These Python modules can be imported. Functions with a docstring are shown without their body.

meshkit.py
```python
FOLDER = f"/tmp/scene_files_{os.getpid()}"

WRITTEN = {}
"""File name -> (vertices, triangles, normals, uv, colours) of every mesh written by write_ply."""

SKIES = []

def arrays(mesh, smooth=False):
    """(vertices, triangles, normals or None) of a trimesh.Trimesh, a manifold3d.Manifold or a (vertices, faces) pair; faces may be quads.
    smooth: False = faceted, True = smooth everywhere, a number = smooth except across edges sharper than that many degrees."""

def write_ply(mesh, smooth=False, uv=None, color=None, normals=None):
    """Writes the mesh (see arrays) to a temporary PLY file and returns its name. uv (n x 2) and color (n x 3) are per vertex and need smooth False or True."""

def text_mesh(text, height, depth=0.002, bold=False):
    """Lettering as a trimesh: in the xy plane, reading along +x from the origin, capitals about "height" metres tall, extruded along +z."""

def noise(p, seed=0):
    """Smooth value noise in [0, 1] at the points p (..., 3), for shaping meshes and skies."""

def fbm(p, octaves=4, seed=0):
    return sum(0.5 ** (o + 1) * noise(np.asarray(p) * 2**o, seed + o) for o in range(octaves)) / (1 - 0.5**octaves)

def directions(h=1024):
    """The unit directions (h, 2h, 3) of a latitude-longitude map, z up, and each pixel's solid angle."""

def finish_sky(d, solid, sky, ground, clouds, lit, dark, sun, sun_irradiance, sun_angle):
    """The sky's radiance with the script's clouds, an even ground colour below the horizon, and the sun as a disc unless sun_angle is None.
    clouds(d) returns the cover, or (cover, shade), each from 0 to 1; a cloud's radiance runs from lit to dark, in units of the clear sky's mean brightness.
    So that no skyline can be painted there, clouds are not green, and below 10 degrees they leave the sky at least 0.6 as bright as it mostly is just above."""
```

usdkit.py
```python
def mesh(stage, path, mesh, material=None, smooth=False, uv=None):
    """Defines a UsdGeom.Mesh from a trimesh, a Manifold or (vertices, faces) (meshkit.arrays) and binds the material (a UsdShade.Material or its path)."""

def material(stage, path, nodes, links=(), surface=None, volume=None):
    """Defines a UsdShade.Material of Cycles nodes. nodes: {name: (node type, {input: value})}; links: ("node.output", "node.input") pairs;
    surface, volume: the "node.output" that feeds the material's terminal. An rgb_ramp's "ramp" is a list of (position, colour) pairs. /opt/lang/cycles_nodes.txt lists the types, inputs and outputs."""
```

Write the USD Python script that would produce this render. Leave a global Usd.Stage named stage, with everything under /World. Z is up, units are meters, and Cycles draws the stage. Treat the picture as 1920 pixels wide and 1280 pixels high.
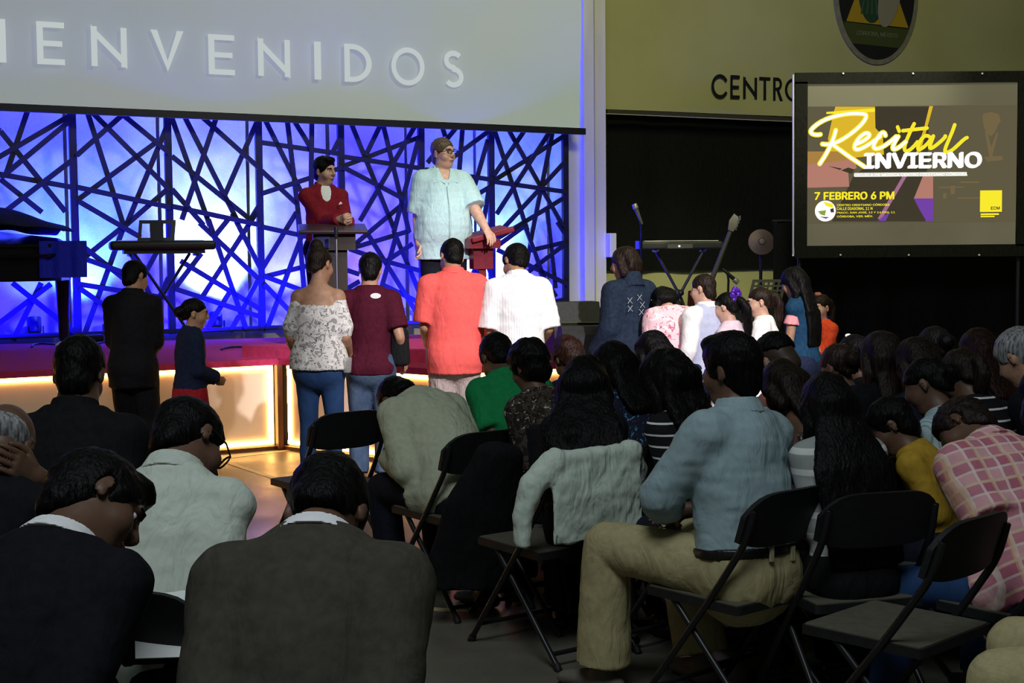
import math, random
import numpy as np, trimesh, usdkit, meshkit
from shapely.geometry import Polygon, LineString, Point, box as sbox
from shapely.ops import unary_union
from shapely import affinity
from pxr import Usd, UsdGeom, UsdLux, UsdShade, Gf, Sdf, Vt

random.seed(7); np.random.seed(7)
stage = Usd.Stage.CreateInMemory()
UsdGeom.SetStageUpAxis(stage, 'Z'); UsdGeom.SetStageMetersPerUnit(stage, 1.0)
UsdGeom.Xform.Define(stage, '/World'); UsdGeom.Scope.Define(stage, '/World/Looks')

# ------------------------------------------------------------------ camera, light, exposure
FPX, EYE, HORIZON, ROLL = 2700.0, 1.66, 462.0, 0.0085
_p = math.atan((640 - HORIZON) / FPX)
C_FWD = np.array([0, math.cos(_p), -math.sin(_p)]); _u = np.array([0, math.sin(_p), math.cos(_p)]); _r = np.array([1.0, 0, 0])
C_RIGHT = math.cos(ROLL) * _r - math.sin(ROLL) * _u; C_UP = math.sin(ROLL) * _r + math.cos(ROLL) * _u
CAM = np.array([0, 0, EYE])
cam = UsdGeom.Camera.Define(stage, '/World/camera')
cam.CreateHorizontalApertureAttr(36.0); cam.CreateFocalLengthAttr(36.0 * FPX / 1920)
cam.AddTransformOp().Set(Gf.Matrix4d(*[float(x) for r in ((*C_RIGHT, 0), (*C_UP, 0), (*-C_FWD, 0), (*CAM, 1)) for x in r]))
cam.CreateExposureAttr(0.0)

def rect_light(name, pos, target, w, h, color, power):
    L = UsdLux.RectLight.Define(stage, '/World/' + name); L.CreateWidthAttr(w); L.CreateHeightAttr(h)
    aim(L, pos, target); L.CreateColorAttr(Gf.Vec3f(*color)); L.CreateIntensityAttr(power); L.CreateNormalizeAttr(True); return L
def spot_light(name, pos, target, radius, cone, color, power, soft=0.5):
    L = UsdLux.SphereLight.Define(stage, '/World/' + name); L.CreateRadiusAttr(radius); aim(L, pos, target)
    L.CreateColorAttr(Gf.Vec3f(*color)); L.CreateIntensityAttr(power); L.CreateNormalizeAttr(True)
    s = UsdLux.ShapingAPI.Apply(L.GetPrim()); s.CreateShapingConeAngleAttr(cone); s.CreateShapingConeSoftnessAttr(soft); return L
def aim(L, pos, target):
    pos, target = np.array(pos, float), np.array(target, float); z = pos - target; z /= np.linalg.norm(z)
    up = np.array([0, 0, 1.0]) if abs(z[2]) < 0.98 else np.array([0, 1.0, 0]); x = np.cross(up, z); x /= np.linalg.norm(x); y = np.cross(z, x)
    L.AddTransformOp().Set(Gf.Matrix4d(*[float(q) for r in ((*x, 0), (*y, 0), (*z, 0), (*pos, 1)) for q in r]))

dome = UsdLux.DomeLight.Define(stage, '/World/hall_ambience'); dome.CreateColorAttr(Gf.Vec3f(0.8, 0.9, 0.75)); dome.CreateIntensityAttr(0.012)
rect_light('house_light_rear', (-.5, 1.0, 6.5), (.5, 6.0, .6), 2.5, 2.5, (.84, .95, 1.0), 60)
spot_light('row_spot', (3.2, 1.0, 6.0), (.55, 10.3, 1.0), .10, 12, (1.0, .93, .94), 1900, .5)
spot_light('row_spot_left', (-3.6, 2.0, 5.2), (-2.0, 11.4, .3), .08, 4.5, (1.0, .93, .84), 260, .4)
spot_light('stage_spot', (.3, 8.4, 6.6), (-1.05, 12.75, 1.9), .15, 17, (.80, .93, 1.0), 150, .6)
rect_light('banner_wash', (2.5, 9.0, 6.6), (5.0, 19, 3.2), 2, 1, (.95, .95, .48), 90)
spot_light('band_light', (4.2, 11.0, 5.5), (2.6, 17.4, .8), .1, 16, (1.0, .98, .62), 260, .8)

def ray(u, v): return C_FWD + C_RIGHT * ((u - 960) / FPX) + C_UP * ((640 - v) / FPX)
def at(u, v, Y): r = ray(u, v); return CAM + r * (Y / r[1])
def at_z(u, v, z): r = ray(u, v); return CAM + r * ((z - EYE) / r[2])
def pix(p): d = np.asarray(p, float) - CAM; k = d @ C_FWD; return 960 + FPX * (d @ C_RIGHT) / k, 640 - FPX * (d @ C_UP) / k

# ------------------------------------------------------------------ naming
def numbered(path):
    if not stage.GetPrimAtPath(path): return path
    k = 1
    while stage.GetPrimAtPath(f'{path}_{k:03d}'): k += 1
    return f'{path}_{k:03d}'
def tag(o, label=None, cat=None, group=None, kind=None):
    p = o if isinstance(o, Usd.Prim) else o.GetPrim()
    for k, x in (('label', label), ('category', cat), ('group', group), ('kind', kind)):
        if x: p.SetCustomDataByKey(k, x)
    return p
def thing(name, label, cat, loc=(0, 0, 0), rz=0.0, group=None, kind=None):
    x = UsdGeom.Xform.Define(stage, numbered('/World/' + name))
    x.AddTranslateOp().Set(Gf.Vec3d(*map(float, loc))); x.AddRotateZOp().Set(float(rz))
    return tag(x, label, cat, group, kind)
def obj(name, mesh, mat, parent=None, smooth=False, label=None, kind=None):
    base = '/World' if parent is None else str(parent.GetPath())
    m = usdkit.mesh(stage, numbered(f'{base}/{name}'), mesh, mat, smooth)
    return tag(m, label, None, None, kind)
def single(name, mesh, mat, label, cat, group=None, smooth=False, kind=None):
    p = obj(name, mesh, mat, None, smooth); return tag(p, label, cat, group, kind)
def dup(src, loc, rz, label, group=None):
    nm = src.GetName(); was = src.GetCustomData()
    r = UsdGeom.Xform.Define(stage, numbered('/World/' + nm))
    r.GetPrim().GetReferences().AddInternalReference(src.GetPath())
    r.GetPrim().GetAttribute('xformOp:translate').Set(Gf.Vec3d(*map(float, loc))); r.GetPrim().GetAttribute('xformOp:rotateZ').Set(float(rz))
    r.GetPrim().SetInstanceable(True); return tag(r, label, was['category'], group or was.get('group'))

# ------------------------------------------------------------------ materials
_mats = {}
def srgb(r, g, b): return tuple(((c / 255 + 0.055) / 1.055) ** 2.4 if c > 10 else c / 255 / 12.92 for c in (r, g, b))
def mat(name, nodes, links=(), surface='p.BSDF'):
    if name not in _mats: _mats[name] = usdkit.material(stage, '/World/Looks/' + name, nodes, links, surface)
    return _mats[name]
def plain(name, col, rough=0.6, metal=0.0, spec=0.4, **kw):
    return mat(name, {'p': ('principled_bsdf', dict(base_color=col, roughness=rough, metallic=metal, specular_ior_level=spec, **kw))})
def mottled(name, c1, c2, scale=6, rough=0.75, bump=0.0, bscale=60, stretch=(1, 1, 1), detail=4, spec=0.3, sheen=0.0):
    n = {'t': ('texture_coordinate', {}), 'm': ('mapping', {'scale': stretch}), 'n': ('noise_texture', {'scale': scale, 'detail': detail}),
         'r': ('rgb_ramp', {'ramp': [(0.3, c1), (0.7, c2)]}), 'p': ('principled_bsdf', dict(roughness=rough, specular_ior_level=spec, sheen_weight=sheen))}
    l = [('t.object', 'm.vector'), ('m.vector', 'n.vector'), ('n.fac', 'r.fac'), ('r.color', 'p.base_color')]
    if bump:
        n['n2'] = ('noise_texture', {'scale': bscale, 'detail': 3}); n['b'] = ('bump', {'strength': bump, 'distance': 0.01})
        l += [('m.vector', 'n2.vector'), ('n2.fac', 'b.height'), ('b.normal', 'p.normal')]
    return mat(name, n, l)
def cloth(name, col, var=0.18, fold=0.35, rough=0.85, fscale=9):
    a = tuple(c * (1 - var) for c in col); b = tuple(min(1, c * (1 + var * 0.6)) for c in col)
    return mat(name, {'t': ('texture_coordinate', {}), 'n': ('noise_texture', {'scale': 45, 'detail': 5}), 'r': ('rgb_ramp', {'ramp': [(0.35, a), (0.65, b)]}),
        'm': ('mapping', {'scale': (1.6, 1.0, 0.55)}), 'f': ('noise_texture', {'scale': fscale, 'detail': 3, 'distortion': 1.3}), 'b': ('bump', {'strength': fold, 'distance': 0.03}),
        'w': ('noise_texture', {'scale': 420, 'detail': 1}), 'b2': ('bump', {'strength': 0.15, 'distance': 0.002}),
        'p': ('principled_bsdf', {'roughness': rough, 'specular_ior_level': 0.12})},
        [('t.object', 'n.vector'), ('n.fac', 'r.fac'), ('r.color', 'p.base_color'), ('t.object', 'm.vector'), ('m.vector', 'f.vector'), ('f.fac', 'b.height'),
         ('t.object', 'w.vector'), ('w.fac', 'b2.height'), ('b.normal', 'b2.normal'), ('b2.normal', 'p.normal')])
def skin(name, col):
    return mat(name, {'t': ('texture_coordinate', {}), 'n': ('noise_texture', {'scale': 30, 'detail': 4}), 'r': ('rgb_ramp', {'ramp': [(0.3, tuple(c * 0.85 for c in col)), (0.7, tuple(min(1, c * 1.08) for c in col))]}),
        'p': ('principled_bsdf', {'roughness': 0.5, 'specular_ior_level': 0.35, 'subsurface_weight': 0.0})},
        [('t.object', 'n.vector'), ('n.fac', 'r.fac'), ('r.color', 'p.base_color')])
def hairmat(name, col, shine=0.35):
    return mat(name, {'t': ('texture_coordinate', {}), 'm': ('mapping', {'scale': (1, 1, 0.12)}), 'n': ('noise_texture', {'scale': 110, 'detail': 4}),
        'r': ('rgb_ramp', {'ramp': [(0.35, tuple(c * 0.35 for c in col)), (0.65, tuple(c * 1.7 for c in col))]}), 'b': ('bump', {'strength': 0.7, 'distance': 0.010}),
        'p': ('principled_bsdf', {'roughness': 0.45, 'specular_ior_level': shine})},
        [('t.object', 'm.vector'), ('m.vector', 'n.vector'), ('n.fac', 'r.fac'), ('r.color', 'p.base_color'), ('n.fac', 'b.height'), ('b.normal', 'p.normal')])
def spots(name, ground, cols, scale=22, thresh=0.5, rough=0.8, distort=1.5):
    """blotches of several colours on a ground cloth"""
    n = {'t': ('texture_coordinate', {}), 'p': ('principled_bsdf', {'roughness': rough, 'specular_ior_level': 0.15}), 'c': ('color', {'value': ground})}
    l, last = [], 'c.color'
    for i, (c, s, th) in enumerate(cols):
        n[f'n{i}'] = ('noise_texture', {'scale': scale * s, 'detail': 2, 'distortion': distort}); n[f'g{i}'] = ('math', {'math_type': 'greater_than', 'value2': th})
        n[f'mp{i}'] = ('mapping', {'location': (3.1 * i, 1.7 * i, 5.3 * i)}); n[f'x{i}'] = ('mix', {'mix_type': 'mix', 'color2': c})
        l += [('t.object', f'mp{i}.vector'), (f'mp{i}.vector', f'n{i}.vector'), (f'n{i}.fac', f'g{i}.value1'), (f'g{i}.value', f'x{i}.fac'), (last, f'x{i}.color1')]; last = f'x{i}.color'
    return mat(name, n, l + [(last, 'p.base_color')])
def stripes(name, ground, line, freq, width=0.3, axis='z', fold=0.3):
    """thin printed bands across the cloth; freq in bands per metre"""
    return mat(name, {'t': ('texture_coordinate', {}), 's': ('separate_xyz', {}), 'a': ('math', {'math_type': 'multiply', 'value2': freq}), 'f': ('math', {'math_type': 'fraction'}),
        'g': ('math', {'math_type': 'less_than', 'value2': width}), 'x': ('mix', {'mix_type': 'mix', 'color1': ground, 'color2': line}), 'n': ('noise_texture', {'scale': 9, 'detail': 2}),
        'b': ('bump', {'strength': fold, 'distance': 0.03}), 'p': ('principled_bsdf', {'roughness': 0.85, 'specular_ior_level': 0.15})},
        [('t.object', 's.vector'), ('s.' + axis, 'a.value1'), ('a.value', 'f.value1'), ('f.value', 'g.value1'), ('g.value', 'x.fac'), ('x.color', 'p.base_color'), ('t.object', 'n.vector'), ('n.fac', 'b.height'), ('b.normal', 'p.normal')])
def emit(name, col, power):
    return mat(name, {'e': ('emission', {'color': col, 'strength': power})}, (), 'e.emission')

# ------------------------------------------------------------------ plain mesh helpers
def box(x0, x1, y0, y1, z0, z1):
    b = trimesh.creation.box((x1 - x0, y1 - y0, z1 - z0)); b.apply_translation(((x0 + x1) / 2, (y0 + y1) / 2, (z0 + z1) / 2)); return b
def cat(*ms):
    ms = [m for k in ms for m in (k if isinstance(k, (list, tuple)) else [k])]; return trimesh.util.concatenate(ms)
def tube(points, r, sides=10, closed=False):
    p = np.asarray(points, float); n = len(p); r = np.broadcast_to(np.asarray(r, float), (n,))
    t = np.gradient(p, axis=0) if not closed else np.roll(p, -1, 0) - np.roll(p, 1, 0); t /= np.linalg.norm(t, axis=1, keepdims=True) + 1e-12
    a = np.cross(t[0], [0, 0, 1.0] if abs(t[0][2]) < 0.9 else [1.0, 0, 0]); a /= np.linalg.norm(a); A = [a]
    for i in range(1, n):
        a = A[-1] - t[i] * (A[-1] @ t[i]); A.append(a / (np.linalg.norm(a) + 1e-12))
    A = np.array(A); B = np.cross(t, A); w = np.arange(sides) * 2 * np.pi / sides
    v = p[:, None] + r[:, None, None] * (np.cos(w)[None, :, None] * A[:, None] + np.sin(w)[None, :, None] * B[:, None])
    f = []
    for i in range(n if closed else n - 1):
        for j in range(sides):
            a0, a1, b0, b1 = i * sides + j, i * sides + (j + 1) % sides, ((i + 1) % n) * sides + j, ((i + 1) % n) * sides + (j + 1) % sides
            f += [(a0, a1, b1), (a0, b1, b0)]
    v = v.reshape(-1, 3)
    if not closed:
        k = len(v); v = np.vstack([v, p[:1], p[-1:]])
        for j in range(sides): f += [(k, (j + 1) % sides, j), (k + 1, (n - 1) * sides + j, (n - 1) * sides + (j + 1) % sides)]
    return trimesh.Trimesh(v, f, process=False)
def bend(points, rad=0.05, steps=5):
    """polyline with its corners rounded"""
    P = [np.array(p, float) for p in points]; out = [P[0]]
    for i in range(1, len(P) - 1):
        a, b = P[i - 1] - P[i], P[i + 1] - P[i]; la, lb = np.linalg.norm(a), np.linalg.norm(b); k = min(rad, la / 2.1, lb / 2.1)
        s, e = P[i] + a / la * k, P[i] + b / lb * k
        for q in np.linspace(0, 1, steps): out.append((1 - q) ** 2 * s + 2 * q * (1 - q) * P[i] + q * q * e)
    return np.array(out + [P[-1]])
def extrude(shape, d):
    gs = [g for g in getattr(shape, 'geoms', [shape]) if g.area > 1e-9]
    return cat([trimesh.creation.extrude_polygon(g, d, engine='earcut') for g in gs])
def rbox(w, d, h, r=0.01, seg=3):
    """rounded box centred on the origin"""
    import manifold3d as m3
    x, y, z = w / 2 - r, d / 2 - r, h / 2 - r; s = m3.Manifold.sphere(r, 4 * seg)
    return meshkit_tri(m3.Manifold.batch_hull([s.translate((a, b, c)) for a in (-x, x) for b in (-y, y) for c in (-z, z)]))
def meshkit_tri(m):
    q = m.to_mesh(); return trimesh.Trimesh(q.vert_properties[:, :3], q.tri_verts, process=False)
def move(m, t=(0, 0, 0), rz=0.0, rx=0.0, ry=0.0):
    m = m.copy(); T = trimesh.transformations
    M = T.translation_matrix(t) @ T.rotation_matrix(math.radians(rz), (0, 0, 1)) @ T.rotation_matrix(math.radians(ry), (0, 1, 0)) @ T.rotation_matrix(math.radians(rx), (1, 0, 0))
    m.apply_transform(M); return m
def lathe(profile, n=24):
    pr = np.array(profile, float); w = np.arange(n) * 2 * np.pi / n
    v = np.stack([np.outer(pr[:, 0], np.cos(w)), np.outer(pr[:, 0], np.sin(w)), np.repeat(pr[:, 1:2], n, 1)], -1).reshape(-1, 3); f = []
    for i in range(len(pr) - 1):
        for j in range(n):
            a, b, c, d = i * n + j, i * n + (j + 1) % n, (i + 1) * n + (j + 1) % n, (i + 1) * n + j; f += [(a, b, c), (a, c, d)]
    return trimesh.Trimesh(v, f, process=False)
def frame_map(mesh, O, X, Y):
    """places a mesh modelled in x-y (facing +z) on the plane with axes X and Y"""
    X, Y = np.asarray(X, float), np.asarray(Y, float); Z = np.cross(X, Y); m = mesh.copy(); m.vertices = np.asarray(O) + m.vertices @ np.array([X, Y, Z]); return m

# ------------------------------------------------------------------ smooth solids: distance fields meshed on a sparse grid
f4 = np.float32
def nrm(v): v = np.asarray(v, float); return v / (np.linalg.norm(v) + 1e-12)
class Loft:
    """elliptical sections (half-axes A along U, B across) along the polyline P; flat[i] cuts that end square"""
    def __init__(s, P, A, B=None, U=None, flat=(False, False)):
        s.P = np.asarray(P, float); n = len(s.P); s.A = np.broadcast_to(np.asarray(A, float), (n,)).copy(); s.B = s.A.copy() if B is None else np.broadcast_to(np.asarray(B, float), (n,)).copy()
        s.U = None if U is None else np.broadcast_to(np.asarray(U, float), (n, 3)); s.flat = flat
        r = np.maximum(s.A, s.B)[:, None]; s.lo, s.hi = (s.P - r).min(0), (s.P + r).max(0)
    def __call__(s, p):
        best = None; n = len(s.P)
        for i in range(n - 1):
            p0, d = s.P[i], s.P[i + 1] - s.P[i]; L = np.linalg.norm(d); dh = d / (L + 1e-9); q = p - p0.astype(f4); t = (q @ dh.astype(f4)) / f4(L); tc = np.clip(t, 0, 1)
            a, b = s.A[i] + (s.A[i + 1] - s.A[i]) * tc, s.B[i] + (s.B[i + 1] - s.B[i]) * tc; z = (t - tc) * f4(L)
            if s.U is None:
                r2 = np.maximum((q * q).sum(1) - (t * f4(L)) ** 2, 0); dd = np.sqrt(r2 + z * z) - a
            else:
                u = s.U[i] - dh * (s.U[i] @ dh); u = u / np.linalg.norm(u); w = np.cross(dh, u); x, y = q @ u.astype(f4), q @ w.astype(f4); c = np.minimum(a, b)
                x1, y1, z1 = x / a, y / b, z / c; g0 = np.sqrt(x1 * x1 + y1 * y1 + z1 * z1); g1 = np.sqrt((x1 / a) ** 2 + (y1 / b) ** 2 + (z1 / c) ** 2)
                dd = np.where(g0 < 0.05, -c * 0.95, g0 * (g0 - 1) / np.maximum(g1, 1e-6))
            best = dd if best is None else np.minimum(best, dd)
        if s.flat[0]: best = np.maximum(best, (p - s.P[0].astype(f4)) @ nrm(s.P[0] - s.P[1]).astype(f4))
        if s.flat[1]: best = np.maximum(best, (p - s.P[-1].astype(f4)) @ nrm(s.P[-1] - s.P[-2]).astype(f4))
        return best
class Ell:
    def __init__(s, c, r, R=None):
        s.c, s.r, s.R = np.asarray(c, float), np.broadcast_to(np.asarray(r, float), (3,)), (np.eye(3) if R is None else R)
        e = np.sqrt(((s.R * s.r[None, :]) ** 2).sum(1)); s.lo, s.hi = s.c - e, s.c + e
    def __call__(s, p):
        q = (p - s.c.astype(f4)) @ s.R.astype(f4); q = q / s.r.astype(f4); g0 = np.sqrt((q * q).sum(1)); q2 = q / s.r.astype(f4); g1 = np.sqrt((q2 * q2).sum(1))
        return np.where(g0 < 0.05, -s.r.min() * 0.95, g0 * (g0 - 1) / np.maximum(g1, 1e-6))
class Half:
    """everything on the side n points to"""
    def __init__(s, o, n, jag=0.0, freq=60): s.o, s.n, s.jag, s.freq = np.asarray(o, float), nrm(n), jag, freq; s.lo, s.hi = np.full(3, -1e3), np.full(3, 1e3)
    def __call__(s, p):
        d = -((p - s.o.astype(f4)) @ s.n.astype(f4))
        if s.jag:
            m = np.abs(d) < s.jag * 3; d[m] += (meshkit.noise(p[m] * s.freq + 40, 3) - .5) * 2 * s.jag
        return d
def smin(a, b, k):
    if k <= 0: return np.minimum(a, b)
    h = np.maximum(k - np.abs(a - b), 0) / k; return np.minimum(a, b) - h * h * k * 0.25
class Solid:
    def __init__(s): s.ops = []
    def add(s, prim, k=0.02): s.ops.append(('u', prim, k)); return s
    def cut(s, prim, k=0.0): s.ops.append(('c', prim, k)); return s
    def mesh(s, h=0.012, zones=()):
        """zones: (centre, half size, spacing) boxes with a finer grid"""
        un = [o for o in s.ops if o[0] == 'u']; lo = np.min([o[1].lo for o in un], 0) - 2.5 * h; hi = np.max([o[1].hi for o in un], 0) + 2.5 * h; N = 8
        axes = []
        for k in range(3):
            x, out = lo[k], []
            while x < hi[k]:
                out.append(x); st = h
                for c, e, sp in zones:
                    if c[k] - e[k] - h < x < c[k] + e[k]: st = min(st, sp)
                x += st
            while (len(out) - 1) % N or len(out) < 2: out.append(out[-1] + h)
            axes.append(np.array(out))
        nb = [(len(a) - 1) // N for a in axes]; g = np.stack(np.meshgrid(*[np.arange(n) for n in nb], indexing='ij'), -1).reshape(-1, 3)
        st = np.stack([axes[k][g[:, k] * N] for k in range(3)], 1); en = np.stack([axes[k][g[:, k] * N + N] for k in range(3)], 1); ce, half = (st + en) / 2, (en - st) / 2
        act = np.zeros(len(g), bool)
        for o in un: act |= ((o[1].lo - h < en) & (o[1].hi + h > st)).all(1)
        g, st, en, ce, half = g[act], st[act], en[act], ce[act], half[act]; rad = np.linalg.norm(half, axis=1)
        d = s._eval(ce.astype(f4)[:, None, :], ce, rad * 0 + 1e3, None); keep = np.abs(d[:, 0]) < rad * 1.5 + 0.03; g, st, en, ce, rad = g[keep], st[keep], en[keep], ce[keep], rad[keep]
        if not len(g): return np.zeros((0, 3)), np.zeros((0, 3), int)
        idx = [g[:, k:k + 1] * N + np.arange(N + 1)[None] for k in range(3)]; X = [axes[k][idx[k]].astype(f4) for k in range(3)]; B = len(g); M = N + 1
        P = np.empty((B, M, M, M, 3), f4); P[..., 0] = X[0][:, :, None, None]; P[..., 1] = X[1][:, None, :, None]; P[..., 2] = X[2][:, None, None, :]
        D = s._eval(P.reshape(B, -1, 3), ce, rad, (st, en)).reshape(B, M, M, M); S = D < 0
        cs = [S[:, i:N + i, j:N + j, k:N + k] for i in (0, 1) for j in (0, 1) for k in (0, 1)]; cnt = sum(c.astype(np.int8) for c in cs); bi, ci, cj, ck = np.nonzero((cnt > 0) & (cnt < 8))
        if not len(bi): return np.zeros((0, 3)), np.zeros((0, 3), int)
        off = np.array([(i, j, k) for i in (0, 1) for j in (0, 1) for k in (0, 1)]); cv = np.stack([D[bi, ci + o[0], cj + o[1], ck + o[2]] for o in off], 1); cp = np.stack([P[bi, ci + o[0], cj + o[1], ck + o[2]] for o in off], 1)
        num, den = np.zeros((len(bi), 3)), np.zeros(len(bi))
        for a in range(8):
            for ax in (1, 2, 4):
                if not a & ax:
                    b = a | ax; va, vb = cv[:, a], cv[:, b]; x = (va < 0) != (vb < 0); t = np.where(x, va / np.where(x, va - vb, 1), 0)[:, None]; num += np.where(x[:, None], cp[:, a] + (cp[:, b] - cp[:, a]) * t, 0); den += x
        V = num / den[:, None]; n1, n2 = len(axes[1]), len(axes[2]); key = lambda I, J, K: (I.astype(np.int64) * n1 + J) * n2 + K
        GI, GJ, GK = g[bi, 0] * N + ci, g[bi, 1] * N + cj, g[bi, 2] * N + ck; kk = key(GI, GJ, GK); order = np.argsort(kk); ks = kk[order]
        F = []
        for ax in range(3):
            s0 = S[:, :N, :N, :N]; sh = [slice(None), slice(0, N), slice(0, N), slice(0, N)]; sh[ax + 1] = slice(1, N + 1); s1 = S[tuple(sh)]
            b, i, j, k = np.nonzero(s0 != s1); I = [g[b, 0] * N + i, g[b, 1] * N + j, g[b, 2] * N + k]; o1, o2 = [(1, 2), (2, 0), (0, 1)][ax]; fl = s0[b, i, j, k]; q = []
            for d1, d2 in ((-1, -1), (0, -1), (0, 0), (-1, 0)):
                J = [a.copy() for a in I]; J[o1] += d1; J[o2] += d2; kq = key(*J); pos = np.clip(np.searchsorted(ks, kq), 0, len(ks) - 1); q.append(np.where(ks[pos] == kq, order[pos], -1))
            q = np.stack(q, 1); ok = (q >= 0).all(1); q, fl = q[ok], fl[ok]; q[~fl] = q[~fl][:, ::-1]; F.append(q)
        F = np.vstack(F); F = np.vstack([F[:, [0, 1, 2]], F[:, [0, 2, 3]]]); return V, F
    def _eval(s, P, ce, rad, bb):
        B, n = P.shape[:2]; D = np.full((B, n), 1e3, f4)
        for kind, pr, k in s.ops:
            if bb is None: m = np.ones(B, bool)
            else: m = ((pr.lo - 0.03 - k < bb[1]) & (pr.hi + 0.03 + k > bb[0])).all(1)
            if not m.any(): continue
            v = pr(P[m].reshape(-1, 3)).reshape(-1, n).astype(f4)
            D[m] = smin(D[m], v, k) if kind == 'u' else -smin(-D[m], v, k)
        return D
def vnormals(v, f):
    n = np.zeros_like(v); c = np.cross(v[f[:, 1]] - v[f[:, 0]], v[f[:, 2]] - v[f[:, 0]])
    for k in range(3): np.add.at(n, f[:, k], c)
    return n / (np.linalg.norm(n, axis=1, keepdims=True) + 1e-12)
def rumple(vf, amp, freq, seed=0, octaves=3, ridge=False):
    v, f = vf
    if not len(v): return vf
    x = meshkit.fbm(v * np.asarray(freq, float) + 50, octaves, seed)
    x = (1 - np.abs(2 * x - 1) * 2.2) if ridge else (x - 0.5) * 2
    return v + vnormals(v, f) * (amp * x)[:, None], f

# ------------------------------------------------------------------ people
def rotx(a): c, s = math.cos(a), math.sin(a); return np.array([[1, 0, 0], [0, c, -s], [0, s, c]])
def roty(a): c, s = math.cos(a), math.sin(a); return np.array([[c, 0, s], [0, 1, 0], [-s, 0, c]])
def rotz(a): c, s = math.cos(a), math.sin(a); return np.array([[c, -s, 0], [s, c, 0], [0, 0, 1]])
def ik(a, b, l1, l2, pole):
    d = b - a; L = np.linalg.norm(d); m = (l1 + l2) * 0.995
    if L > m: b = a + d / L * m; d = b - a; L = m
    x = (l1 * l1 - l2 * l2 + L * L) / (2 * L); h = math.sqrt(max(l1 * l1 - x * x, 0)); dh = d / L; p = np.asarray(pole, float); p = p - dh * (p @ dh); return a + dh * x + nrm(p) * h, b
PROF = {'m': [(-.10, .140, .110), (.02, .148, .116), (.14, .138, .104), (.28, .146, .112), (.40, .150, .108), (.47, .112, .086), (.53, .064, .062)],
        'f': [(-.10, .155, .118), (.02, .158, .118), (.14, .122, .095), (.28, .130, .110), (.38, .132, .104), (.47, .096, .076), (.53, .054, .056)]}
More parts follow.
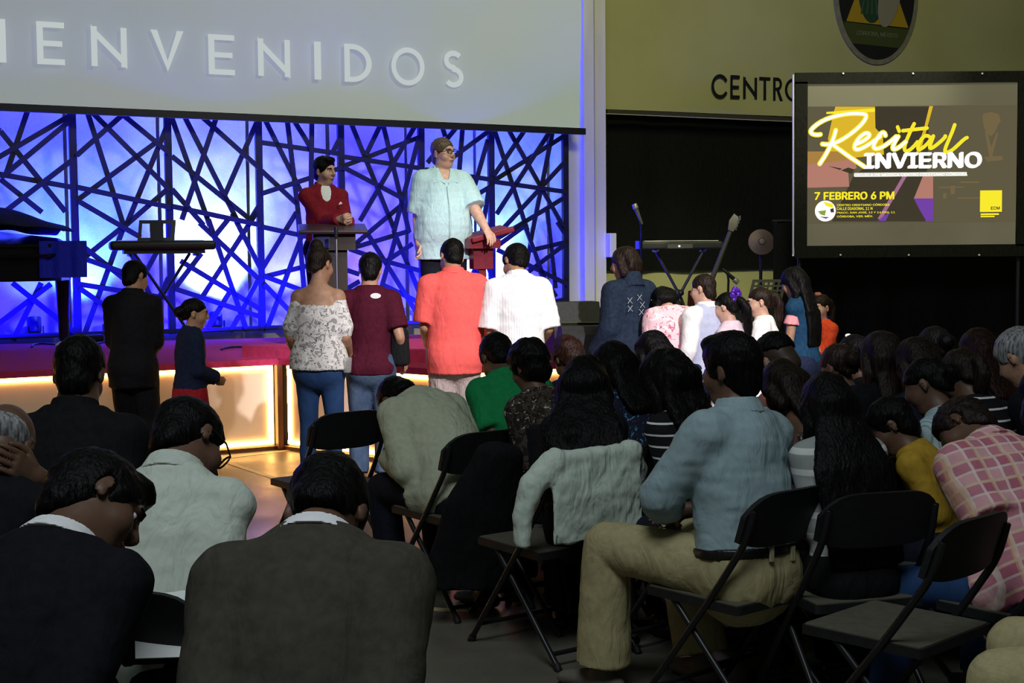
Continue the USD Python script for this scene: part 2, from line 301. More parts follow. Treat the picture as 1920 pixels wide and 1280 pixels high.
class Skel:
    def __init__(k, s, q):
        k.s = s; pose = q['pose']; lean, bow = math.radians(q['lean']), math.radians(q['bow']); tw, side = math.radians(q['twist']), math.radians(q['side']); z0 = q['z0']
        sex = q['sex']; k.hs = s * q['hk']; k.sit = pose == 'sit'
        pz = z0 + (q['seat'] + .10 * s if k.sit else .945 * s); k.pel = np.array([0, 0, pz]); n = 14; seg = .53 * s / (n - 1)
        a0, a1 = (lean * .75, lean * 1.25) if k.sit else (lean * .35, lean * 1.4)
        k.pts, k.T, k.Us = [k.pel], [], []
        for i in range(n):
            th = a0 + (a1 - a0) * i / (n - 1); t = nrm((math.tan(side) * (i + 2) / n * 1.0, math.sin(th), math.cos(th))); k.T.append(t)
            k.Us.append(rotz(tw * i / (n - 1)) @ np.array([1.0, 0, 0]))
            if i < n - 1: k.pts.append(k.pts[-1] + t * seg)
        k.pts, k.T, k.Us = np.array(k.pts), np.array(k.T), np.array(k.Us); k.girth = q['girth']; k.prof = PROF[sex]; k.wk = q['width']
        Ut = k.Us[-1]; Ut = nrm(Ut - k.T[-1] * (Ut @ k.T[-1])); k.Ut, k.Wt = Ut, np.cross(k.T[-1], Ut)
        nb = k.pts[-1]; k.nb = nb; thh = a1 + bow; thn = a1 + bow * .45; Rt = rotz(tw)
        nd = Rt @ np.array([math.tan(side) * .5, math.sin(thn), math.cos(thn)]); k.R = Rt @ rotx(-thh) @ rotz(math.radians(q['hyaw'])) @ roty(math.radians(q['hroll']))
        k.hbase = nb + nd * .058 * s; k.hc = k.hbase + k.R @ np.array([0, .012, .088]) * k.hs
        sw = (.160 if sex == 'm' else .140) * q['width']; k.sh = [k.at(.445) + sd * Ut * sw * s - k.Wt * .005 * s for sd in (-1, 1)]
        L1, L2 = .285 * s, .25 * s; k.el, k.wr = [None, None], [None, None]
        for i, sd in enumerate((-1, 1)):
            a = q['arms'][i]; o = k.sh[i]; pole = (sd * .2, -.9, -.3)
            if isinstance(a, tuple) and len(a) == 2 and isinstance(a[1], tuple): a, pole = a; pole = (sd * pole[0], pole[1], pole[2])
            if a == 'side': w = o + np.array([sd * .05, .05, -.515]) * s
            elif a == 'front': w = k.pel + np.array([sd * .05, (.24 + .1 * (q['girth'] - 1)), .08]) * s; pole = (sd * .55, -.8, -.3)
            elif a == 'chest': w = k.at(.28) + k.Wt * .2 * s + Ut * sd * .04 * s; pole = (sd * 1, -.3, -.9)
            elif a == 'lap': w = np.array([sd * .07 * s, .27 * s, z0 + q['seat'] + .21 * s]); pole = (sd * .18, -.9, -.3)
            elif a == 'knee': w = np.array([sd * .14 * s, .40 * s, z0 + q['seat'] + .20 * s])
            elif a == 'face': w = k.hc + k.R @ np.array([sd * .05, .13, -.12]) * k.hs; pole = (sd * .5, .1, -1)
            elif a == 'temple': w = k.hp(sd * .125, .02, -.11); pole = (sd * .5, .2, -1)
            elif a == 'fold': w = k.at(.22) + k.Wt * .19 * s - Ut * sd * .10 * s; pole = (sd * 1, -.2, -.8)
            elif len(a) == 4: w = np.array(a[1:])                      # absolute, in the person's frame
            else: w = o + np.array([sd * a[0], a[1], a[2]]) * s
            k.el[i], k.wr[i] = ik(o, np.asarray(w, float), L1, L2, pole)
        k.hip, k.kn, k.an, k.fd = [], [], [], []
        for i, sd in enumerate((-1, 1)):
            h = k.pel + np.array([sd * .085, 0, -.03]) * s
            if k.sit:
                h = h + np.array([0, .03 * s, 0]); f = q['feet'][i] if q['feet'] else (sd * .13 * s, .40 * s, .085); f = np.array(f, float); f[2] += z0; pl = (sd * .15 + (f[0] - h[0]) * .5, .9, .9)
            else:
                f = q['feet'][i] if q['feet'] else (sd * .095 * s, -.02 * s, .085); f = np.array(f, float); f[2] += z0; pl = (sd * .05, 1, 0)
            lk = q.get('legk', 1.0); kn, f = ik(h, f, .425 * s * lk, .415 * s * lk, pl); k.hip.append(h); k.kn.append(kn); k.an.append(f); k.fd.append(rotz(math.radians(-sd * 9)) @ np.array([0, 1.0, 0]))
    def at(k, ts):
        if ts > .53: return k.pts[-1] + (k.hbase - k.nb) / np.linalg.norm(k.hbase - k.nb) * (ts - .53) * k.s
        return k.at0(ts)
    def at0(k, ts):
        """point ts (in units of a 1.72 m person) up the spine from the pelvis"""
        u = ts / .53 * (len(k.pts) - 1); 
        if u < 0: return k.pts[0] + k.T[0] * ts * k.s if not k.sit else k.pts[0] + np.array([0, 0, ts * k.s])
        i = min(int(u), len(k.pts) - 2); return k.pts[i] + (k.pts[i + 1] - k.pts[i]) * (u - i)
    def uat(k, ts): return k.Us[int(np.clip(round(ts / .53 * (len(k.pts) - 1)), 0, len(k.pts) - 1))]
    def half(k, ts):
        x = [p[0] for p in k.prof]; g = np.interp(ts, [-.12, 0, .2, .42, .5], [.6, .9, 1, .45, .1]) * (k.girth - 1)
        return (np.interp(ts, x, [p[1] for p in k.prof]) * (1 + g) * k.wk * k.s, np.interp(ts, x, [p[2] for p in k.prof]) * (1 + g * 1.35) * k.s)
    def torso(k, t0, t1, ease=0.0, flat=(False, False), n=9, flare=0.0, back=0.0):
        ts = np.linspace(t0, t1, n); P = np.array([k.at(t) for t in ts]); AB = np.array([k.half(t) for t in ts]); fl = np.maximum(0, (.30 - ts) / .4) * flare
        return Loft(P, AB[:, 0] + ease + fl, AB[:, 1] + ease + fl * .8, np.array([k.uat(t) for t in ts]), flat)
    def back(k, ts, out=.0):
        i = int(np.clip(round(max(ts, 0) / .53 * (len(k.pts) - 1)), 0, len(k.pts) - 1)); W = np.cross(k.T[i], nrm(k.Us[i] - k.T[i] * (k.Us[i] @ k.T[i]))); return k.at(ts) - W * (k.half(ts)[1] + out)
    def hp(k, x, y, z): return k.hc + k.R @ np.array([x, y, z]) * k.hs

def hand(S, wr, el, s, sd, curl, pn, grow=1.0):
    """palm, four bent fingers and a thumb, from the wrist on"""
    d = nrm(wr - el); pn = np.asarray(pn, float); pn = nrm(pn - d * (pn @ d)); ac = np.cross(d, pn); g = s * grow; kb = wr + d * .088 * g
    S.add(Loft([wr - d * .01, wr + d * .03 * g, kb], [.026 * g, .036 * g, .038 * g], [.021 * g, .016 * g, .013 * g], [ac] * 3), .02)
    for j in range(4):
        o = kb + ac * (j - 1.5) * .0205 * g - d * (.004 + .006 * abs(j - 1.3)) * g; L = (.068, .078, .073, .058)[j] * g; P = [o]; a = 0.0
        for seg, f in enumerate((.42, .32, .26)):
            a += curl * (0.5, 1.0, .7)[seg]; P.append(P[-1] + (d * math.cos(a) + pn * math.sin(a)) * L * f)
        S.add(Loft(P, [.0098 * g, .0092 * g, .0085 * g, .007 * g]), .004)
    th = -ac * sd if False else ac * (1 if sd < 0 else -1); b = wr + d * .028 * g + th * .026 * g
    P = [b, b + nrm(d * .7 + th * .75 + pn * .25) * .036 * g]; P.append(P[-1] + nrm(d * .95 + th * .15 + pn * (.2 + curl * .5)) * .032 * g); P.append(P[-1] + nrm(d * .9 - th * .2 + pn * (.2 + curl * .6)) * .024 * g)
    S.add(Loft(P, [.014 * g, .0115 * g, .0105 * g, .008 * g]), .008)
    return wr + d * .09 * g

def head_solid(S, k, q):
    h = k.hs; E = lambda c, r, kk: S.add(Ell(k.hp(*c), np.array(r) * h, k.R), kk)
    E((0, -.014, .030), (.076, .096, .088), .02); E((0, .030, -.040), (.058, .066, .078), .04); E((0, .052, -.095), (.030, .030, .024), .03)
    if q['girth'] > 1.2: E((0, .02, -.085), (.062, .055, .045), .03)
    for sd in (-1, 1):
        E((sd * .040, .058, -.030), (.026, .030, .030), .025); Re = k.R @ rotz(-sd * .35) @ rotx(-.2); S.add(Ell(k.hp(sd * .080, -.014, -.006), np.array([.0075, .018, .030]) * h, Re), .006); S.add(Ell(k.hp(sd * .077, -.006, -.030), np.array([.006, .010, .011]) * h, Re), .006); S.cut(Ell(k.hp(sd * .0895, -.010, -.002), np.array([.0055, .008, .014]) * h, Re), .004)
    if q['face']:
        E((0, .082, .038), (.052, .016, .013), .015)
        S.add(Loft([k.hp(0, .090, .030), k.hp(0, .112, -.012), k.hp(0, .106, -.022)], np.array([.009, .013, .012]) * h), .012)
        for sd in (-1, 1):
            E((sd * .013, .098, -.020), (.010, .012, .008), .006); S.cut(Ell(k.hp(sd * .032, .100, .012), np.array([.018, .014, .011]) * h, k.R), .012)
        E((0, .090, -.052), (.024, .012, .007), .008); E((0, .088, -.064), (.020, .012, .008), .008)
    else: S.add(Loft([k.hp(0, .088, .025), k.hp(0, .110, -.014)], np.array([.010, .014]) * h), .012)

def hair_solid(k, style, vol, length, q):
    S = Solid(); h = k.hs; E = lambda c, r, kk=.01: S.add(Ell(k.hp(*c), np.array(r) * h, k.R), kk)
    E((0, -.016, .036), (.0780 + vol * .8, .099 + vol * .9, .087 + vol)); E((0, -.058, -.048), (.056 + vol * .4, .047 + vol * .5, .064), .03)
    if style == 'quiff': E((0, .055, .105), (.055, .045, .030), .02)
    plane = lambda o, n: S.cut(Half(k.hp(*o), k.R @ np.array(n), .011), .004)
    if style in ('short', 'quiff', 'fade'): plane((0, -.09, -.112 if style != 'fade' else .005), (0, .50, -.86))
    def ears():
        for sd in (-1, 1): S.cut(Ell(k.hp(sd * .084, -.008, -.012), np.array([.022, .021, .036]) * h, k.R), .004)
    if style in ('short', 'quiff', 'fade', 'curly'): ears(); S.cut(Ell(k.hp(0, .128, -.020), np.array([.16, .085, .100]) * h, k.R), .006)
    if style in ('short', 'quiff', 'fade'): pass
    elif style == 'curly': plane((0, -.09, -.115), (0, .55, -.83))
    elif style == 'bald':
        S.ops.clear(); E((0, -.03, .005), (.081, .088, .05)); S.cut(Half(k.hp(0, -.01, 0), k.R @ np.array([0, 1, .2])), .01)
    else:
        S.cut(Ell(k.hp(0, .13, -.045), np.array([.095, .085, .098]) * h, k.R), .01)
        if style in ('bun', 'tail', 'lowbun'): plane((0, -.09, -.075), (0, .60, -.80))
        else: plane((0, 0, -.09), (0, .2, -1))
        if style in ('bun', 'tail', 'lowbun'): ears()
        if style == 'bun': E((0, -.055, .135), (.050, .048, .040), .012); E((0, -.05, .10), (.06, .05, .03), .02)
        if style == 'lowbun': E((0, -.125, -.005), (.055, .045, .05), .012)
        if style == 'tail':
            a = k.hp(0, -.108, .045); dn = np.array([0, 0, -1.0]); bk = k.R @ np.array([0, -1.0, 0]); bk[2] = 0; bk = nrm(bk)
            sw = np.array(q.get('sway', (0, 0, 0)), float)
            P = [a, a + bk * .045 * h + dn * .01, a + bk * .07 * h + dn * .07 + sw * .3, a + bk * .06 * h + dn * (.07 + length * .5) + sw * .7, a + bk * .035 * h + dn * (.07 + length) + sw]
            S.add(Loft(P, np.array([.028, .034, .042, .040, .012]) * h), .012)
        if style in ('long', 'wavy', 'bob'):
            P = [k.hp(0, -.06, .06), k.hp(0, -.085, -.02), k.hp(0, -.08, -.09) if style != 'bob' else k.hp(0, -.075, -.07)]; A = [.075, .085 + vol, .088 + vol]; B = [.05, .045 + vol, .045]
            if length > .05:
                top = .50
                for f in (.25, .6, 1.0):
                    P.append(k.back(top - length * f / k.s * .95, .018)); A.append((.098 + vol) * (1 - .12 * f) * (q.get('hairw', 1))); B.append(.038 * (1 - .3 * f))
            S.add(Loft(P, np.array(A) * h, np.array(B) * h, [k.R @ np.array([1.0, 0, 0])] * 3 + [k.Ut] * (len(P) - 3)), .03)
            for sd in (-1, 1):
                P = [k.hp(sd * .062, .02, .06), k.hp(sd * (.084 + vol * .5), -.005, -.01), k.hp(sd * (.086 + vol * .6), -.02, -.10)]
                if length > .1 and q.get('locks', True): P.append(P[-1] + np.array([sd * .015, q.get('lockf', -.02), -min(length, .28)]))
                S.add(Loft(P, np.array([.022, .03, .034, .02][:len(P)]) * h), .02)
    return S

DEF = dict(pose='sit', H=1.70, sex='m', lean=None, bow=25, hyaw=0, hroll=0, twist=0, side=0, z0=0.0, seat=.455, hk=1.0, girth=1.0, width=1.0, arms=('lap', 'lap'), feet=None, face=False, hands=(0, 0), pn=None,
           curl=.45, hair='short', vol=.012, length=0.0, haircol='hair_black', hrough=(.005, 55), skin='skin_deep', top=None, bottom=None, shoes='shoe_black', h=None, extra=None, seed=1, cat='person', group=None)
CHAIRS = []
def person(label, u, v, Y, facing, **kw):
    q = {**DEF, **kw}; T = at(u, v, Y); phi = math.radians(facing)
    if q['pose'] == 'sit':
        if q['lean'] is None:
            lo, hi = -8.0, 78.0; s = q['H'] / 1.72
            for _ in range(24):
                q['lean'] = (lo + hi) / 2; z = Skel(s, q).hc[2]
                if z > T[2]: lo = q['lean']
                else: hi = q['lean']
        k = Skel(q['H'] / 1.72, q)
    else:
        if q['lean'] is None: q['lean'] = 3
        z0 = q['z0']; s = 1.0
        for _ in range(6): s *= (T[2] - z0) / (Skel(s, q).hc[2] - z0)
        k = Skel(s, q)
    s = k.s; R = rotz(phi); root = T - R @ k.hc; root[2] = 0
    x = thing('person', label, q["cat"], root, facing, q['group']); h = q['h'] or float(np.clip(Y * .0017, .0085, .0135)); hz = (k.hc, np.full(3, .135 * k.hs), .0062 if q['face'] else (max(.0085, h * .8) if Y < 6 or not k.sit else .012))
    zones = [hz]; S = Solid()
    S.add(k.torso(-.08, .53)); S.add(Loft([k.at(.50), k.hbase, k.hp(0, -.01, -.03)], np.array([.060, .054, .054] if q['sex'] == 'm' else [.052, .045, .046]) * s), .03)
    head_solid(S, k, q)
    for i, sd in enumerate((-1, 1)):
        ak = (1 + (q['girth'] - 1) * .5); S.add(Loft([k.at(.49), k.sh[i]], [.044 * s, .046 * s]), .04)
        S.add(Loft([k.sh[i], k.el[i], k.el[i] + (k.wr[i] - k.el[i]) * .3, k.wr[i]], np.array([.048, .038, .039, .025]) * s * ak), .025)
        pn = q['pn'][i] if q['pn'] else (-sd * .9, .1, -.2 if abs((k.wr[i] - k.el[i])[2]) < .15 else 0)
        tip = hand(S, k.wr[i], k.el[i], s * (1 if q['hk'] <= 1.05 else .95), sd, q['curl'], pn)
        if q['hands'][i]: zones.append((tip, np.full(3, .11 * s), .0045))
        S.add(Ell(k.pel + np.array([sd * .075, -.045, -.05]) * s, np.full(3, .085 * s * (1 + (q['girth'] - 1) * .4))), .05)
        S.add(Loft([k.hip[i], k.kn[i], k.kn[i] + (k.an[i] - k.kn[i]) * .3, k.an[i]], np.array([.080, .052, .051, .034]) * s * (1 + (q['girth'] - 1) * .3)), .03)
        S.add(Loft([k.an[i] - np.array([0, 0, .04 * s]), k.an[i] + k.fd[i] * .15 * s - np.array([0, 0, .05 * s])], [.03 * s, .022 * s]), .02)
    obj('body', S.mesh(max(h * (1.75 if k.sit else 1.32), .0135), zones), q['skin'] if not isinstance(q['skin'], str) else MATS[q['skin']], x, True)
    if q['hair']:
        m = hair_solid(k, q['hair'], q['vol'], q['length'], q).mesh(min(h, .0105) if q['length'] < .2 else max(h, .0115)); m = rumple(m, q['hrough'][0], (q['hrough'][1],) * 2 + (q['hrough'][1] * (.3 if q['length'] > .1 or q['hair'] in ('bob', 'wavy', 'long', 'tail') else .8),), q['seed'])
        obj('hair', m, MATS[q['haircol']], x, True)
        if q['hair'] == 'fade': obj('faded_sides', hair_solid(k, 'short', .0035, 0, q).mesh(.008), MATS['hair_fade'], x, True, 'close-shaved sides and nape')
    t = q['top']
    if t:
        e = t.get('ease', .018) * .78; S = Solid(); hem = t.get('hem', -.12); S.add(k.torso(hem, t.get('neck', .55), e, (True, True), n=12, flare=t.get('flare', 0)), 0)
        for i, sd in enumerate((-1, 1)):
            sl = t.get('sleeve', 'long')
            if t.get('neck', .55) > .5: S.add(Loft([k.at(.495), k.sh[i]], [.046 * s + e * .8, .050 * s + e * .8]), .04)
            ra = np.array([.053, .043, .035]) * s * (1 + (q['girth'] - 1) * .5) + e * t.get('sl_ease', 1)
            if sl == 'long': S.add(Loft([k.sh[i], k.el[i], k.wr[i] + (k.el[i] - k.wr[i]) * t.get('cuff', .06)], ra, flat=(False, True)), .03)
            elif sl == 'short': S.add(Loft([k.sh[i], k.sh[i] + (k.el[i] - k.sh[i]) * t.get('cuff', .78)], [ra[0], ra[0] * .98 + .006], flat=(False, True)), .03)
            elif sl == 'elbow': S.add(Loft([k.sh[i], k.el[i], k.el[i] + (k.wr[i] - k.el[i]) * t.get('cuff', .2)], [ra[0], ra[1] + .004, ra[1] + .006], flat=(False, True)), .03)
            elif sl == 'puff': S.add(Loft([k.sh[i] - np.array([0, 0, .04 * s]), k.sh[i] + (k.el[i] - k.sh[i]) * .75, k.el[i] + (k.wr[i] - k.el[i]) * .05], np.array([.06, .072, .045]) * s, flat=(False, True)), .03)
        if hem < -.05 and (not k.sit or t.get('skirted')):
            for sd in (-1, 1): S.add(Ell(k.pel + np.array([sd * .07, -.05, -.05]) * s, np.full(3, .088 * s * (1 + (q['girth'] - 1) * .4) + e)), .05)
            S.cut(Half(k.at(hem), -k.T[0]), 0)
        if k.sit and hem < -.02:
            for i in (0, 1): S.add(Loft([k.hip[i], k.hip[i] + (k.kn[i] - k.hip[i]) * .32], [.10 * s + e, .09 * s + e], flat=(False, True)), .03) if t.get('skirted') else None
        if q['girth'] > 1.25: S.add(Ell(k.at(.12) + k.Wt * .07 * s, np.array([.19, .15, .20]) * s * (.75 + .25 * q['girth'])), .06); S.cut(Half(k.at(hem), -k.T[0]), 0)
        for f in t.get('cuts', ()): S.cut(f(k), .004)
        r = t.get('rumple', .006); m = rumple(S.mesh(h if Y < 6 else h * 1.12), r, t.get('freq', (13, 13, 6)), q['seed'] + 3, 3); m = rumple(m, r * .45, (7, 7, 26), q['seed'] + 9, 2)
        obj(t.get('name', 'shirt'), m, MATS[t['mat']], x, True, t.get('label'))
        if t.get('collar'):
            C = Solid(); cr = (.066 if q['sex'] == 'm' else .058) * s; lo_, hi_ = t.get('collar_h', (.518, .575)); ax = nrm(k.T[-1] * .6 + (k.hbase - k.nb) / (.058 * s) * .4); b = k.nb - ax * (.53 - lo_) * s; tp = b + ax * (hi_ - lo_) * s
            C.add(Loft([b, tp], [cr + e + .008, cr + .010], [cr + e + .012, cr + .012], [k.Ut] * 2, (True, True)), 0); C.cut(Loft([b - ax * .05, tp + ax * .05], [cr + e - .006, cr - .002], [cr + e - .004, cr - .0], [k.Ut] * 2), 0)
            C.cut(Half(k.nb + k.Wt * (cr * .75), k.Wt + ax * .3), .004) if t.get('open', True) else None
            obj('collar', C.mesh(.0045 if Y < 6 else .006), MATS[t['collar']], x, True, t.get('collar_label'))
    b = q['bottom']
    if b:
        e = b.get('ease', .014); S = Solid(); kind = b.get('kind', 'trousers')
        if kind == 'trousers':
            S.add(k.torso(-.08, b.get('waist', .05), e, (False, True), n=5), 0)
            for i, sd in enumerate((-1, 1)):
                S.add(Ell(k.pel + np.array([sd * .075, -.045, -.05]) * s, np.full(3, .086 * s * (1 + (q['girth'] - 1) * .4) + e * .8)), .05); l = b.get('len', 0.04); en = k.an[i] + (k.kn[i] - k.an[i]) * l
                g = (1 + (q['girth'] - 1) * .3); S.add(Loft([k.hip[i], k.kn[i], en], np.array([.084 * g, .056 * g, .046]) * s + np.array([e, e, e * b.get('bell', 1.3)]), flat=(False, True)), .03)
        else:
            le = b.get('to', .3)
            if k.sit:
                S.add(k.torso(-.08, b.get('waist', .08), e, (False, True), n=5), 0); mid = (k.kn[0] + k.kn[1]) / 2; hp_ = (k.hip[0] + k.hip[1]) / 2; dn = mid + (np.array([mid[0], mid[1] + .02, le]) - mid)
                S.add(Loft([hp_, mid, dn], [.20 * s, .17 * s, .19 * s], [.105 * s, .095 * s, .12 * s], [(1, 0, 0)] * 3, (False, True)), .05)
            else:
                zt = k.at(b.get('waist', .10)); lo_ = np.array([zt[0], zt[1] * .3, q['z0'] + le]); a0, b0 = k.half(b.get('waist', .10)); S.add(Loft([zt, k.pel - np.array([0, 0, .05 * s]), lo_], [a0 + e, .18 * s + e, b.get('flare', .22)], [b0 + e, .14 * s + e, b.get('flare', .22) * .85], [(1, 0, 0)] * 3, (True, True)), 0)
        m = rumple(S.mesh(h if b.get('belt') else max(h * 1.6, .0165)), b.get('rumple', .006), (12, 12, 7), q['seed'] + 5, 3); obj(b.get('name', 'trousers' if kind == 'trousers' else 'skirt'), m, MATS[b['mat']], x, True)
        if b.get('belt'):
            Bq = Solid(); w = b.get('waist', .05); Bq.add(k.torso(w - .034, w + .002, e + .007, (True, True), n=4), 0); obj('belt', Bq.mesh(.009), MATS[b['belt']], x, True)
    if q['shoes']:
        for i in (0, 1):
            g = Solid(); a, f = k.an[i], k.fd[i]; fl = np.array([0, 0, q['z0']]); bz = np.array([a[0], a[1], q['z0']]) if a[2] - q['z0'] < .13 * s + .05 else a - np.array([0, 0, .085 * s]); up = np.array([0, 0, 1.0])
            sc = s * .95 + .05; g.add(Loft([bz - f * .055 * sc + up * .038 * sc, bz + f * .07 * sc + up * .04 * sc, bz + f * .185 * sc + up * .026 * sc], np.array([.040, .047, .038]) * sc, np.array([.040, .040, .026]) * sc, [np.cross(f, up)] * 3), .0)
            sh = q['shoes']; bh = .10 * s
            if sh.startswith('boot'): bh = .28 * s
            g.add(Loft([bz + up * .03, a, a + (k.kn[i] - a) * (bh / (.415 * s) if sh.startswith('boot') else .08)], np.array([.044, .042, .056 if sh.startswith('boot') else .042]) * sc, flat=(False, True)), .03); g.cut(Half(bz, -up), 0)
            obj('boot' if sh.startswith('boot') else 'shoe', g.mesh(.0155), MATS[sh], x, True)
    if q['face']:
        for sd in (-1, 1):
            c = k.hp(sd * .031, .0755, .012); m = trimesh.creation.icosphere(2, .0112 * k.hs); m.apply_translation(c); e_ = obj('eye', m, MATS['eye_white'], x, True)
            m = trimesh.creation.icosphere(2, .0065 * k.hs); m.apply_translation(c + k.R @ np.array([0, .0075, -.001]) * k.hs); obj('iris', m, MATS['iris_dark'], e_, True)
            g = tube([k.hp(sd * .016, .098, .031), k.hp(sd * .032, .097, .037), k.hp(sd * .050, .082, .032)], [.0028 * k.hs, .004 * k.hs, .002 * k.hs], 8); obj('eyebrow', g, MATS[q['haircol']] if q['haircol'] != 'hair_grey' else MATS['hair_brown'], x, True)
        g = tube([k.hp(-.022, .094, -.058), k.hp(-.008, .104, -.0565), k.hp(.008, .104, -.0565), k.hp(.022, .094, -.058)], [.002 * k.hs, .0042 * k.hs, .0042 * k.hs, .002 * k.hs], 8); obj('lips', g, MATS['lip'], x, True)
    if q['extra']: q['extra'](k, x, q)
    k.root, k.phi, k.prim = root, phi, x
    k.world = lambda p: root + R @ np.asarray(p)
    uu, vv = pix(root + R @ k.hc); print(f"{label[:38]:38s} H={s*1.72:.2f} lean={q['lean']:.0f} hc err=({uu-u:.0f},{vv-v:.0f}) root={np.round(root,2)}")
    return k

# ------------------------------------------------------------------ folding chairs
def make_chair(label, loc, rz, group):
    t = thing('folding_chair', label, 'chair', loc, rz, group); M1, M2, M3 = MATS['chair_metal'], MATS['chair_plastic'], MATS['chair_seat']
    for sd in (-1, 1):
        obj('side_frame', tube(bend([(sd * .225, .27, .012), (sd * .215, -.10, .50), (sd * .205, -.215, .67), (sd * .20, -.245, .78)], .06), .0125, 10), M1, t, True)
        obj('rear_leg', tube([(sd * .20, .13, .43), (sd * .205, -.30, .012)], .0115, 10), M1, t, True)
        obj('foot_cap', tube([(sd * .225, .277, .0), (sd * .2245, .26, .024)], .0165, 10), M2, t, True); obj('foot_cap', tube([(sd * .2051, -.306, .0), (sd * .205, -.285, .026)], .0155, 10), M2, t, True)
    obj('front_crossbar', tube([(-.222, .215, .085), (.222, .215, .085)], .010, 8), M1, t, True); obj('rear_crossbar', tube([(-.204, -.255, .057), (.204, -.255, .057)], .010, 8), M1, t, True)
    sh = sbox(-.19, -.16, .19, .17).buffer(.05, 8); sh = sh.intersection(sbox(-.215, -.21, .215, .22)); seat = trimesh.creation.extrude_polygon(affinity.scale(sh, .97, .97), .012, engine='earcut'); seat.apply_translation((0, .02, .440))
    rim = trimesh.creation.extrude_polygon(sh.difference(affinity.scale(sh, .93, .93)), .030, engine='earcut'); rim.apply_translation((0, .02, .418)); obj('seat', seat, M3, t, 30); obj('seat_rim', rim, M2, t, 30)
    n, mz = 17, 9; V, F = [], []                                    # the curved back panel
    for side in (0, 1):
        for j in range(mz):
            g = j / (mz - 1)
            for i in range(n):
                a = -1 + 2 * i / (n - 1); lo_, hi_ = .640 + .03 * (abs(a) ** 4), .835 - .075 * (abs(a) ** 5); z = lo_ + (hi_ - lo_) * g; y = -.165 - (z - .595) * .33 - .028 * (1 - a * a) + (-.011 if side else .011); V.append((a * .222, y, z))
    N = n * mz
    for j in range(mz - 1):
        for i in range(n - 1):
            a, b, c, d = j * n + i, j * n + i + 1, (j + 1) * n + i + 1, (j + 1) * n + i; F += [(a, c, b), (a, d, c), (N + a, N + b, N + c), (N + a, N + c, N + d)]
    ring = [i for i in range(n)] + [j * n + n - 1 for j in range(1, mz)] + [(mz - 1) * n + i for i in range(n - 2, -1, -1)] + [j * n for j in range(mz - 2, 0, -1)]
    for i in range(len(ring)): a, b = ring[i], ring[(i + 1) % len(ring)]; F += [(a, b, N + b), (a, N + b, N + a)]
    obj('backrest', trimesh.Trimesh(V, F, process=False), M2, t, 40); return t
def chair(label, loc, rz, group=None):
    loc = (loc[0], loc[1], 0.0)
    if not CHAIRS: CHAIRS.append(make_chair(label, loc, rz, group)); return CHAIRS[0]
    c = dup(CHAIRS[0], loc, rz, label, group); CHAIRS.append(c); return c
def seat_for(k, label, back=.0, group='black folding chairs of the audience', rz=None):
    """the chair a seated person k sits on"""
    d = rotz(k.phi) @ np.array([0, .04 + back, 0]); return chair(label, k.root + d, math.degrees(k.phi) if rz is None else rz, group)

# ------------------------------------------------------------------ shared materials
MATS = dict(
    skin_tan=skin('skin_tan', (.40, .215, .135)), skin_light=skin('skin_light', (.52, .30, .22)), skin_pale=skin('skin_pale', (.62, .36, .28)), skin_dark=skin('skin_dark', (.12, .062, .038)), skin_deep=skin('skin_deep', (.135, .070, .045)),
    hair_black=hairmat('hair_black', (.0035, .003, .0032), .10), hair_brown=hairmat('hair_brown', (.014, .0075, .0055), .16), hair_auburn=hairmat('hair_auburn', (.018, .0065, .004), .14), hair_fade=skin('hair_fade', (.055, .032, .022)), hair_grey=hairmat('hair_grey', (.22, .215, .22)), hair_saltbrown=hairmat('hair_saltbrown', (.10, .065, .045)),
    eye_white=plain('eye_white', (.75, .72, .7), .2), iris_dark=plain('iris_dark', (.02, .012, .008), .15), lip=plain('lip', (.40, .15, .13), .5),
    shoe_black=plain('shoe_black', (.012, .012, .012), .4), shoe_brown=plain('shoe_brown', (.10, .06, .04), .6), shoe_grey=plain('shoe_grey', (.14, .125, .10), .8), shoe_white=plain('shoe_white', (.6, .6, .58), .6), boot_black=plain('boot_black', (.015, .014, .014), .5),
    chair_metal=plain('chair_metal', (.018, .018, .019), .35, .3), chair_plastic=mottled('chair_plastic', (.010, .010, .011), (.016, .016, .017), 40, .55, .2, 300), chair_seat=mottled('chair_seat', (.085, .078, .055), (.11, .10, .072), 30, .7, .1, 300),
    black=plain('black_paint', (.008, .008, .009), .5), black_cloth=cloth('black_cloth', (.010, .010, .011), .2, .5), metal=plain('bright_metal', (.6, .6, .62), .3, 1.0), white=plain('white_paint', (.75, .75, .73), .5), dark_wood=mottled('dark_wood', (.012, .008, .007), (.03, .018, .014), 4, .45, .1, 30, (1, 1, .15)),
    red_wood=mottled('red_wood', (.13, .008, .02), (.20, .015, .03), 5, .4, .1, 30, (1, .2, 1)))

# ------------------------------------------------------------------ the setting
DECK = .755
LO, LB = at_z(0, 637, DECK), at_z(780, 610, DECK); WD = nrm((LB - LO) * (1, 1, 0)); WN = np.array([WD[1], -WD[0], 0.0]); UPZ = np.array([0, 0, 1.0]); WANG = math.degrees(math.atan2(WD[1], WD[0]))
def wpt(u, v, off=0.0): r = ray(u, v); o = LO + WN * off; return CAM + r * (((o - CAM) @ WN) / (r @ WN))
def wst(p, off=0.0): d = np.asarray(p) - (LO + WN * off); return d @ WD, p[2]
def wmesh(mesh, off=0.0): return frame_map(mesh, (LO + WN * off) * (1, 1, 0), WD, UPZ)      # x along the wall, y up, z towards the hall
def wstp(u, v, off=0.0): return wst(wpt(u, v, off), off)

